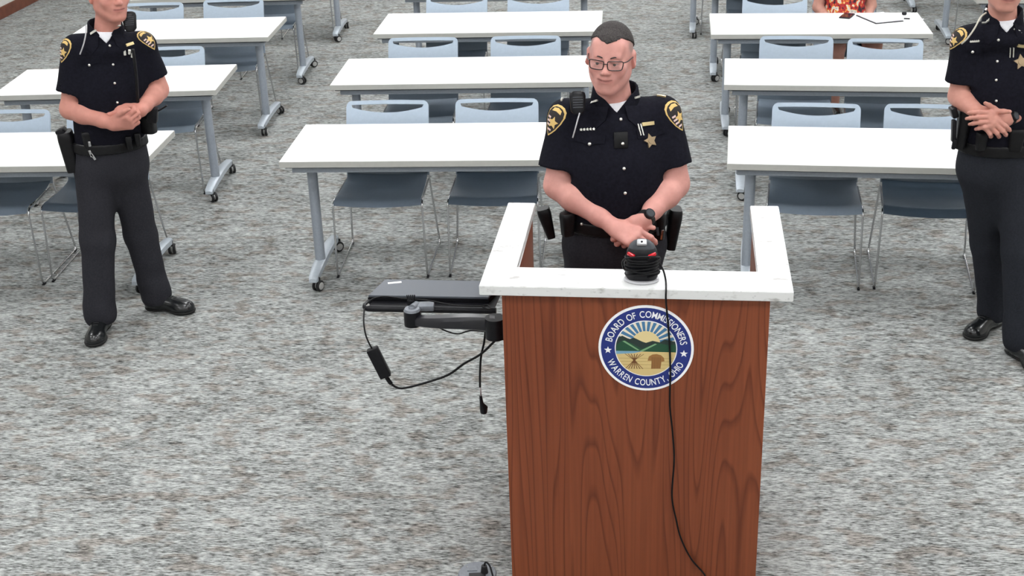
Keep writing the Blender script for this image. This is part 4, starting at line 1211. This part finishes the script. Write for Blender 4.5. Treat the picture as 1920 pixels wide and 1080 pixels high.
p1, s1, bv1, bt1, bb1, T1, K1 = officer(dict(
    label='uniformed officer with glasses standing behind the podium, hands clasped', base=(.385, yB, 0), yaw=R(-2), girth=1.10, arm=1.17, belly=1.3, bellyr=1.06, h=.0032, sleeve=.74, jaw=1.0, nk=1.08,
    head=AY(1145, 107, yB - .06), hyaw=R(-14), hpitch=R(-1), hroll=R(3), neck=AY(1154, 190, yB - .005), hairline=.066, smile=.0055, gaze=-.002,
    sh=[AY(1064, 222, yB), AY(1240, 217, yB)], el=[AY(1046, 347, yB - .05), AY(1264, 344, yB - .05)], wr=[wA, wB], belt=AY(1153, 408, yB - .02), hands=[handA, handB], tint=stubble,
    skin=(.60, .30, .26),
    legs=[dict(p=[AY(1108, 462, yB), (.285, yB + .005, .48), (.265, yB + .02, .10)], toe=(-.15, -1), r=(.105, .078, .070)), dict(p=[AY(1195, 462, yB), (.475, yB + .005, .48), (.495, yB + .02, .10)], toe=(.15, -1), r=(.105, .078, .070))]))

def gear(name, c, size, parent, base, rot=(0, 0, 0), m=None, bev=.008, label=None):
    o = blob_box(name, c, size, m or M_LEATHER, parent, base, Matrix.Rotation(rot[2], 3, 'Z') @ Matrix.Rotation(rot[0], 3, 'X') @ Matrix.Rotation(rot[1], 3, 'Y'), bev)
    if label: tag(o, label)
    return o
def ring_band(name, c, axis, r, w_, m, parent, base, th=.004):
    ax = Vector(axis).normalized(); a = ax.orthogonal().normalized(); b = ax.cross(a); bm = bmesh.new(); R_ = []
    for k in range(32):
        t = 2 * math.pi * k / 32; d = a * math.cos(t) + b * math.sin(t)
        R_.append([bm.verts.new(Vector(c) + d * (r + dr) + ax * dz) for dr, dz in ((0, -w_ / 2), (th, -w_ / 2 + .001), (th, w_ / 2 - .001), (0, w_ / 2))])
    for k in range(32):
        A_, B_ = R_[k], R_[(k + 1) % 32]
        for j in range(4): bm.faces.new((A_[j], B_[j], B_[(j + 1) % 4], A_[(j + 1) % 4]))
    bmesh.ops.recalc_face_normals(bm, faces=bm.faces)
    return mesh_obj(name, bm, m, parent, smooth='auto', origin=base, loc=(0, 0, 0))
def watch(wr, el, r, parent, base, off=.022):
    ax = (Vector(el) - Vector(wr)).normalized(); c = Vector(wr) + ax * off
    o = ring_band('wristwatch', c, ax, r, .022, M_RUBBER, parent, base)
    n = (CAMO - c); n = (n - ax * n.dot(ax)).normalized(); bm = bmesh.new()
    cyl(bm, c + n * (r - .002), c + n * (r + .011), .0205, .019, 24); w_ = mesh_obj('watch_case', bm, M_BLACK, o, smooth='auto', origin=base, loc=(0, 0, 0))
    bm = bmesh.new(); cyl(bm, c + n * (r + .0105), c + n * (r + .0118), .0150, .0150, 24); mesh_obj('watch_face', bm, M_DGREY, o, smooth='auto', origin=base, loc=(0, 0, 0))
def star_badge(bv, px, py, parent, base, sc=1.0):
    hit, n = look(bv, px, py)
    if hit is None: return
    o = decal('badge', bv, hit, n, star2(.034 * sc, .52, 5, 90), mat('badge_gold', (.34, .25, .15), .35, .6), parent, base, off=.003, th=.003, rings=2, roll=R(8)); tag(o, 'gold five-pointed star badge')
    decal('badge_seal', bv, hit, n, disc(.013 * sc, 16), mat('badge_gold', (.34, .25, .15), .35, .6), o, base, off=.0062, th=.002, rings=1)
def ribbon_stars(bv, px, py, n_, step, parent, base):
    for k in range(n_):
        hit, nn = look(bv, px + k * step, py - k * .3)
        if hit is not None: decal('service_star', bv, hit, nn, star2(.0062, .5), M_SILVER, parent, base, off=.002, th=.002, rings=1, smooth=False)
def radio_mic(c, parent, base, rz=0.0, sc=1.0):
    M_ = Matrix.Rotation(rz, 3, 'Z') @ Matrix.Rotation(R(-22), 3, 'X')
    c = Vector(c); bm = loft([(-.042 * sc, .016 * sc, .011, 0), (-.030 * sc, .026 * sc, .015, 0), (.022 * sc, .030 * sc, .017, 0), (.034 * sc, .027 * sc, .015, 0), (.040 * sc, .018 * sc, .010, 0)], 24, .6)
    bmesh.ops.rotate(bm, verts=bm.verts, cent=(0, 0, 0), matrix=M_); bmesh.ops.translate(bm, verts=bm.verts, vec=c)
    o = mesh_obj('radio_microphone', bm, M_BLACK, parent, smooth='auto', origin=base, loc=(0, 0, 0)); tag(o, 'black shoulder radio microphone')
    for k in range(5):
        q = c + M_ @ Vector((0, -.0165, .016 - k * .009)); bm = bmesh.new(); box(bm, (0, 0, 0), (.036 * sc, .004, .004), .001, M_); bmesh.ops.translate(bm, verts=bm.verts, vec=q)
        mesh_obj('grille_bar', bm, M_DGREY, o, origin=base, loc=(0, 0, 0))
    return o
def pens(bv, px, py, parent, base, n_=2, step=5):
    for k in range(n_):
        hit, nn = look(bv, px + k * step, py)
        if hit is not None: decal('pen', bv, hit, nn, rect(.004, .044), M_SILVER, parent, base, off=.003, th=.003, rings=1, roll=R(8), smooth=False)
def pocket(bv, px, py, parent, base, w_=.115):
    hit, nn = look(bv, px, py)
    if hit is not None: decal('pocket_flap', bv, hit, nn, [(-w_ / 2, .022), (0, .022), (w_ / 2, .022), (w_ / 2, -.010), (w_ * .25, -.012), (0, -.024), (-w_ * .25, -.012), (-w_ / 2, -.010)][::-1], M_SHIRT, parent, base, off=.001, th=.003, rings=4)
def glasses(T, p, base):
    W = lambda x, y, z: Vector(T(x, y, z)); fr_ = mat('spectacle_frame', (.02, .008, .008), .35)
    g_ = None
    for s in (-1, 1):
        cx = s * .0335; P = []
        for dx, dz in ((-.026, .012), (-.012, .0155), (.012, .0155), (.026, .012), (.0255, -.008), (.018, -.0195), (-.018, -.0195), (-.0255, -.008)):
            x = cx + dx; P.append(W(x, -.1115 + 6.5 * max(abs(x) - .01, 0) ** 2, -.003 + dz * .9))
        bm = bmesh.new(); tube(bm, catmull(P, 4, True), .0020, 6, closed=True); o = mesh_obj('spectacles', bm, fr_, p, smooth=True, origin=base, loc=(0, 0, 0)) if g_ is None else mesh_obj('rim', bm, fr_, g_, smooth=True, origin=base, loc=(0, 0, 0))
        g_ = g_ or o
        bm = bmesh.new(); q = catmull(P, 3, True); bm.faces.new([bm.verts.new(v) for v in q]); mesh_obj('lens', bm, M_LENS, g_, origin=base, loc=(0, 0, 0))
        bm = bmesh.new(); tube(bm, catmull([W(s * .060, -.096, .006), W(s * .072, -.070, .006), W(s * .079, -.02, .006), W(s * .083, .012, .006), W(s * .082, .022, -.012)], 4), .0022, 6); mesh_obj('temple', bm, fr_, g_, smooth=True, origin=base, loc=(0, 0, 0))
    bm = bmesh.new(); tube(bm, catmull([W(-.009, -.1105, -.001), W(0, -.1135, .001), W(.009, -.1105, -.001)], 4), .0020, 6); mesh_obj('bridge', bm, fr_, g_, smooth=True, origin=base, loc=(0, 0, 0))
    tag(g_, 'dark rectangular eyeglasses')
def pouch(name, c, size, parent, base, rz=0.0, tilt=0.0, label=None, taper=.75):
    bm = loft([(-size[2] / 2, size[0] / 2 * taper, size[1] / 2 * taper, 0), (-size[2] * .42, size[0] / 2 * (taper + .05), size[1] / 2 * (taper + .05), 0), (size[2] * .3, size[0] / 2, size[1] / 2, 0), (size[2] * .45, size[0] / 2 * .96, size[1] / 2 * .96, 0), (size[2] / 2, size[0] / 2 * .85, size[1] / 2 * .85, 0)], 24, .55)
    bmesh.ops.rotate(bm, verts=bm.verts, cent=(0, 0, 0), matrix=Matrix.Rotation(rz, 3, 'Z') @ Matrix.Rotation(tilt, 3, 'Y')); bmesh.ops.translate(bm, verts=bm.verts, vec=Vector(c))
    o = mesh_obj(name, bm, M_LEATHER, parent, smooth='auto', origin=base, loc=(0, 0, 0))
    return tag(o, label) if label else o

# ---- details of the podium officer
b = K1['b0']; glasses(T1, p1, b)
for q in ((1164, 224), (1167, 270), (1170, 316), (1172, 362)): button(bv1, *q, s1, b, lift=.012 if q[1] == 270 else .002)
pocket(bv1, 1106, 262, s1, b); pocket(bv1, 1220, 250, s1, b); button(bv1, 1106, 270, s1, b, .007)
patch(bv1, 1036, 227, s1, b, 1.0, R(-14)); patch(bv1, 1271, 219, s1, b, 1.0, R(14))
pin(bv1, 1116, 190, .034, .007, s1, b, roll=R(24), off=.004); pin(bv1, 1194, 182, .034, .007, s1, b, roll=R(-6), off=.004)
ribbon_stars(bv1, 1090, 243, 5, 6, s1, b)
tag(pin(bv1, 1214, 232, .050, .013, s1, b, M_GOLD, R(-3), 'name_plate'), 'gold name plate')
star_badge(bv1, 1219, 264, s1, b, .82); pens(bv1, 1198, 243, s1, b)
for q in ((1054, 187, .022, .006, -35), (1064, 172, .016, .010, 10), (1084, 166, .022, .006, -40), (1197, 159, .016, .006, -50), (1224, 168, .016, .006, -60), (1240, 181, .034, .006, -30)):
    pin(bv1, q[0], q[1], q[2], q[3], s1, b, M_GOLD if q[0] in (1064, 1240) else M_SILVER, R(q[4]), 'rank_pin')
radio_mic(AY(1083, 192, 4.645), p1, b, 0)
wtube('mic_cord', [AY(1087, 212, 4.62), AY(1083, 225, 4.605), AY(1079, 240, 4.598), AY(1074, 258, 4.606)], .0028, mat('cord_grey', (.45, .45, .47), .5), p1, b)
h_, n_ = look(bv1, 1164, 262)
if h_ is not None: gear('body_camera', Vector(h_) + Vector((0, -.004, 0)), (.052, .010, .060), p1, b, (R(-12), 0, 0), M_LEATHER, .004, 'small black body camera')
watch(K1['wr'][1], K1['el'][1], .0305, p1, b, .004)
bl_ = K1['belt']
pouch('radio_pouch', AY(1026, 418, 4.70), (.052, .055, .125), bt1, b, 0, R(-14), 'black leather belt pouch', .6)
pouch('magazine_pouch', AY(1064, 420, 4.62), (.055, .05, .09), bt1, b, R(25))
pouch('holster', AY(1262, 428, 4.74), (.055, .085, .165), bt1, b, 0, R(6), 'black leather holster', .65)
pouch('cuff_case', AY(1236, 425, 4.63), (.05, .04, .10), bt1, b, R(-25))
gear('key_ring', AY(1241, 440, 4.60), (.008, .006, .040), bt1, b, (0, R(8), 0), M_CHROME, .002); gear('key_clip', AY(1233, 434, 4.60), (.010, .006, .034), bt1, b, (0, R(-8), 0), M_DGREY, .002)
button(bb1, 1091, 420, bt1, b, .006); button(bb1, 1140, 410, bt1, b, .005)

# ---- officer standing at the left
wA, wB = AY(213, 233, 5.98), AY(264, 207, 6.05)
handA = dict(wr=wA, u=AY(256, 226, 5.94) - wA, n=Vector((-.1, -.8, -.35)), vdir=(0, 0, 1), curl=[(50, 70, 45), (52, 72, 45), (54, 74, 45), (56, 74, 45)], sc=1.02, thumb=(.8, .45, .1, .5))
handB = dict(wr=wB, u=AY(214, 215, 6.02) - wB, n=Vector((.1, -.6, .6)), vdir=(0, -.2, 1), curl=[(12, 20, 15), (14, 22, 15), (16, 22, 15), (18, 24, 15)], sc=1.0, thumb=(.9, .3, .1, .2))
_f = lambda px, py, z=.10: AZ(px, py, z)
p2, s2, bv2, bt2, bb2, T2, K2 = officer(dict(
    label='uniformed officer standing at the left, grey trousers, head cut off by the picture', base=(-1.92, 6.17, 0), yaw=R(14), girth=.98, arm=1.02, sleeve=.72, nk=1.0, h=.004,
    head=AY(203, -12, 6.12), hyaw=R(38), hpitch=R(-2), neck=AY(199, 62, 6.16), hairline=.06, skin=(.56, .255, .205),
    sh=[AY(143, 92, 6.12), AY(266, 86, 6.22)], el=[AY(131, 205, 6.08), AY(296, 168, 6.24)], wr=[wA, wB], belt=AY(205, 266, 6.17), hands=[handA, handB],
    legs=[dict(p=[AY(178, 318, 6.15), AY(183, 450, 6.12), _f(187, 585)], toe=(.04, -1), r=(.096, .082, .074)), dict(p=[AY(237, 318, 6.20), AY(264, 440, 6.28), _f(292, 548)], toe=(1, -.28), r=(.096, .080, .072))]))
b = K2['b0']
for q in ((206, 86), (212, 121), (215, 156), (220, 192)): button(bv2, *q, s2, b)
pocket(bv2, 168, 114, s2, b, .105); button(bv2, 168, 122, s2, b, .007)
patch(bv2, 118, 96, s2, b, .95, R(-10)); patch(bv2, 279, 74, s2, b, .9, R(20))
pin(bv2, 176, 60, .040, .010, s2, b, roll=R(28), off=.004); pin(bv2, 221, 49, .030, .006, s2, b, roll=R(0), off=.004)
tag(pin(bv2, 243, 83, .042, .013, s2, b, M_GOLD, R(4), 'name_plate'), 'gold name plate')
for q in ((126, 58, .032, .006, -22), (138, 48, .012, .012, 0), (157, 42, .010, .010, 0), (150, 44, .026, .005, -40)): pin(bv2, q[0], q[1], q[2], q[3], s2, b, M_SILVER, R(q[4]), 'rank_pin')
wtube('lanyard', [AY(161, 48, 6.08), AY(161, 62, 6.04), AY(157, 82, 6.02), AY(150, 102, 6.02)], .0032, mat('cord_grey', (.45, .45, .47), .5), p2, b)
radio_mic(AY(243, 40, 6.10), p2, b, R(10), 1.1)
wtube('radio_strap', [AY(249, 92, 6.05), AY(253, 120, 6.045), AY(256, 150, 6.05), AY(259, 200, 6.07)], .0075, M_LEATHER, p2, b)
h_, n_ = look(bv2, 240, 98)
if h_ is not None:
    for k, (dx, dz) in enumerate(((-.012, 0), (.010, .004), (.022, -.012))): gear('strap_clip', Vector(h_) + Vector((dx, -.010, dz)), (.012, .012, .024), p2, b, (0, R(10 * k), 0), M_SILVER, .003)
pouch('holster', AY(130, 283, 6.12), (.075, .10, .20), bt2, b, R(10), R(-4), 'black leather pistol holster', .8)
gear('pistol_grip', AY(117, 249, 6.12), (.045, .06, .05), bt2, b, (0, R(-25), 0), M_BLACK, .01)
pouch('cuff_case', AY(165, 262, 6.05), (.055, .04, .08), bt2, b, R(20)); pouch('radio_holder', AY(278, 232, 6.14), (.075, .06, .09), bt2, b, R(-20), 0, 'black radio holder', .9)
gear('radio', AY(286, 215, 6.12), (.05, .035, .075), bt2, b, (0, R(12), 0), M_BLACK, .006)
wtube('antenna', [AY(292, 210, 6.12), AY(302, 205, 6.11), AY(313, 198, 6.10)], .004, M_BLACK, bt2, b)
for k, (dx, dy) in enumerate(((0, 0), (2, 18), (7, 24))): gear('key', AY(168 + dx, 270 + dy, 6.03), (.012, .004, .026 if k == 0 else .034), bt2, b, (0, R(-14 * k), 0), M_CHROME, .001)
for q in ((242, 268), (258, 262)): pouch('belt_keeper', AY(q[0], q[1], 6.06 if q[0] < 250 else 6.09), (.03, .03, .065), bt2, b, R(10))

# ---- officer standing at the right
wA, wB = AY(1830, 208, 5.50), AY(1886, 224, 5.48)
handA = dict(wr=wA, u=AY(1858, 232, 5.44) - wA, n=Vector((-.2, -.75, .3)), vdir=(.5, 0, 1), curl=[(20, 40, 25), (28, 42, 25), (32, 44, 25), (36, 46, 25)], sc=1.0, thumb=(.8, .55, .2, .0))
handB = dict(wr=wB, u=AY(1838, 224, 5.42) - wB, n=Vector((.1, -.8, .35)), vdir=(0, 0, 1), curl=[(24, 34, 20), (28, 38, 20), (30, 38, 20), (32, 40, 20)], sc=1.0, thumb=(.85, .4, .15, .1), spread=.9)
p3, s3, bv3, bt3, bb3, T3, K3 = officer(dict(
    label='uniformed officer standing at the right edge with fingers interlaced', base=(2.22, 5.62, 0), yaw=R(-8), girth=.96, arm=.95, sleeve=.74, h=.004, pants=M_PANTS2,
    head=AY(1886, -38, 5.56), hyaw=R(-8), hpitch=R(2), neck=AY(1880, 40, 5.62), hairline=.055, skin=(.55, .27, .215),
    sh=[AY(1812, 76, 5.62), AY(1948, 82, 5.66)], el=[AY(1797, 180, 5.62), AY(1962, 196, 5.66)], wr=[wA, wB], belt=AY(1872, 270, 5.63), hands=[handA, handB],
    legs=[dict(p=[AY(1841, 322, 5.63), AY(1852, 455, 5.72), _f(1862, 578)], toe=(-.75, -.66), r=(.094, .076, .066)), dict(p=[AY(1905, 322, 5.60), AY(1912, 470, 5.52), _f(1912, 632)], toe=(.25, -1), r=(.094, .078, .068))]))
b = K3['b0']
for q in ((1872, 75), (1870, 115), (1868, 150), (1868, 189)): button(bv3, *q, s3, b)
pocket(bv3, 1832, 92, s3, b, .10); button(bv3, 1823, 97, s3, b, .007)
ribbon_stars(bv3, 1820, 78, 5, 3.6, s3, b); pens(bv3, 1893, 97, s3, b, 2, 6); star_badge(bv3, 1914, 116, s3, b)
tag(pin(bv3, 1916, 86, .045, .012, s3, b, M_GOLD, R(-12), 'name_plate'), 'gold name plate')
pin(bv3, 1848, 44, .030, .006, s3, b, roll=R(16), off=.004); pin(bv3, 1906, 57, .034, .008, s3, b, roll=R(-30), off=.004)
patch(bv3, 1789, 74, s3, b, .9, R(-25))
for q in ((1808, 33, .014, .010, 0), (1837, 21, .012, .010, 0), (1850, 18, .014, .010, 0)): pin(bv3, q[0], q[1], q[2], q[3], s3, b, M_SILVER, R(q[4]), 'rank_pin')
wtube('lanyard', [AY(1849, 24, 5.55), AY(1838, 33, 5.52), AY(1828, 52, 5.50), AY(1814, 72, 5.51), AY(1803, 82, 5.53)], .0036, mat('cord_pale', (.55, .52, .44), .6), p3, b)
watch(K3['wr'][1], K3['el'][1], .029, p3, b)
pouch('holster', AY(1805, 238, 5.60), (.06, .09, .19), bt3, b, R(-10), R(4), 'black leather pistol holster', .7)
gear('pistol_grip', AY(1788, 210, 5.58), (.028, .05, .05), bt3, b, (0, R(-20), 0), M_BLACK, .008); gear('holster_loop', AY(1788, 245, 5.56), (.018, .03, .10), bt3, b, (0, R(-4), 0), M_BLACK, .005)
gear('flashlight', AY(1789, 270, 5.55), (.018, .018, .05), bt3, b, (0, R(5), 0), M_BLACK, .006)
pouch('magazine_pouch', AY(1905, 262, 5.50), (.07, .045, .10), bt3, b, R(-15)); pouch('cuff_case', AY(1840, 265, 5.51), (.05, .04, .08), bt3, b, R(15))
for q in ((1875, 266), (1912, 246), (1913, 255)): button(bb3, *q, bt3, b, .006)

# ---- person seated at the third-row right table
c3 = AZ(1597, 24, .75)
SB = Vector((c3.x + .02, c3.y + .26, 0))
p4 = thing('person', 'person in a red and white patterned top seated behind the phone and papers', 'person', SB, 0); b = tuple(SB)
HC = SB + Vector((.0, .02, 1.24)); F = Field(na(SB) + np.array((-.36, -.62, -.02)), na(SB) + np.array((.36, .25, 1.42)), .006); tint = []
Mh = Matrix.Rotation(R(-10), 3, 'Z') @ Matrix.Rotation(R(14), 3, 'X')
T4 = head(F, HC, Mh, tint)
nb = SB + Vector((0, .05, 1.06)); F.cone(T4(0, .022, -.065), na(nb), .048, .052, k=.03)
for s in (-1, 1):
    sh_ = SB + Vector((s * .165, .05, 1.00)); e_ = SB + Vector((s * .195, .03, .735)); w_ = SB + Vector((s * .105, -.16, .625))
    F.cone(na(nb + Vector((0, 0, -.04))), na(sh_), .045, .045, k=.03); F.cone(na(sh_), na(e_), .043, .038, k=.02); F.cone(na(e_), na(w_), .038, .026, k=.02)
    hand(F, w_, Vector((-s * .35, -.9, -.12)), UPZ, (-s, 0, 0), [(12, 18, 12)] * 4, .92, (.7, .6, -.1, .2))
    hp = SB + Vector((s * .10, .05, .555)); kn = SB + Vector((s * .13, -.36, .535)); an = SB + Vector((s * .10, -.30 - .05 * s, .09))
    F.cone(na(hp), na(kn), .078, .058, k=.02); F.cone(na(kn), na(an), .055, .038, k=.02)
F.cone(na(SB + Vector((0, .03, .56))), na(nb + Vector((0, 0, -.06))), .09, .09, k=.05)
field_obj('body', F, M_SKIN, p4, b, it=1, tint=((.56, .29, .23), tint))
F = Field(na(HC) - .19, na(HC) + .17, .006); F.ell(T4(0, .02, .03), (.086, .104, .10), np.array(Mh), k=0); F.ell(T4(0, .06, -.06), (.085, .07, .11), np.array(Mh), k=.04)
F.ell(T4(0, -.085, -.02), (.062, .075, .085), np.array(Mh), k=.015, op='s'); field_obj('hair', F, M_HAIR, p4, b, it=1); eyes(T4, p4, b)
F = Field(na(SB) + np.array((-.33, -.22, .48)), na(SB) + np.array((.33, .28, 1.14)), .006)
F.ell(na(SB + Vector((0, .03, .88))), (.165, .120, .19), None, k=0); F.ell(na(SB + Vector((0, .02, .66))), (.165, .130, .17), None, k=.06)
for s in (-1, 1): F.cone(na(nb + Vector((s * .05, 0, -.05))), na(SB + Vector((s * .165, .05, .995))), .05, .056, k=.04); F.cone(na(SB + Vector((s * .165, .05, .995))), na(SB + Vector((s * .185, -.02, .90))), .056, .060, k=.02)
F.cone(na(nb + Vector((0, 0, .05))), na(nb + Vector((0, -.02, -.02))), .06, .056, k=.01, op='s'); field_obj('patterned_top', F, M_PRINT, p4, b, it=2)
F = Field(na(SB) + np.array((-.28, -.42, .38)), na(SB) + np.array((.28, .22, .68)), .007)
for s in (-1, 1): F.cone(na(SB + Vector((s * .09, .05, .565))), na(SB + Vector((s * .125, -.24, .552))), .086, .076, k=.03)
F.ell(na(SB + Vector((0, .05, .57))), (.18, .12, .09), None, k=.04); field_obj('shorts', F, M_LEATHER, p4, b, it=1)
for s in (-1, 1):
    a_ = SB + Vector((s * .10, -.30 - .05 * s, 0)); F2 = Field((a_.x - .2, a_.y - .3, -.02), (a_.x + .2, a_.y + .2, .16), .006)
    F2.cone(na(a_ + Vector((0, 0, .05))), na(a_ + Vector((0, -.15, .032))), .042, .036, k=0); F2.ell(na(a_ + Vector((0, .01, .06))), (.042, .05, .05), None, k=.02)
    X, Y, Z = F2.coords(); field_obj('shoe', F2, M_SHOE, p4, b, F=np.maximum(F2.F, .003 - Z).astype(np.float32), it=1)
chair('grey chair under the seated person at the third-row right table', clear_of('R3', (SB.x + .02, SB.y + .0, 0), -8), -8)
# things on that table
q = AZ(1588, 31, TZ); ph = thing('smartphone', 'black smartphone lying on the third-row right table', 'phone', (q.x, q.y, TZ), R(-28))
bm = bmesh.new(); box(bm, (0, 0, .005), (.078, .15, .009), .003); mesh_obj('case', bm, M_BLACK, ph, smooth='auto')
bm = bmesh.new(); box(bm, (0, 0, .0100), (.070, .140, .001)); mesh_obj('screen', bm, mat('phone_screen', (.02, .022, .03), .08), ph)
q = AZ(1649, 35, TZ); nb_ = thing('notepad', 'white notepad with dark edge beside the smartphone', 'notepad', (q.x, q.y, TZ), R(14))
bm = bmesh.new(); box(bm, (0, 0, .003), (.215, .285, .005), .001); mesh_obj('backing', bm, M_BLACK, nb_)
bm = bmesh.new(); box(bm, (.003, .003, .0085), (.206, .276, .006)); mesh_obj('paper', bm, M_WHITE, nb_)
q = AZ(1698, 37, TZ); pn = thing('pen', 'slim black pen lying right of the notepad', 'pen', (q.x + .05, q.y, TZ + .005), R(-18))
bm = bmesh.new(); cyl(bm, (-.02, 0, 0), (.075, 0, 0), .0035, .0035, 10); mesh_obj('barrel', bm, M_WHITE, pn, smooth='auto')
bm = bmesh.new(); cyl(bm, (-.06, 0, 0), (-.02, 0, 0), .0048, .0048, 10); mesh_obj('cap', bm, M_BLACK, pn, smooth='auto')
q = AZ(1699, 31, TZ); er = thing('earbud_case', 'tiny black lump beside the pen on the table', 'case', (q.x, q.y + .05, TZ), 0)
bm = bmesh.new(); box(bm, (0, 0, .012), (.032, .028, .022), .008, None, 3); mesh_obj('shell', bm, M_BLACK, er, smooth='auto')
bm = bmesh.new(); box(bm, (0, -.0142, .012), (.02, .001, .002)); mesh_obj('seam', bm, M_DGREY, er)
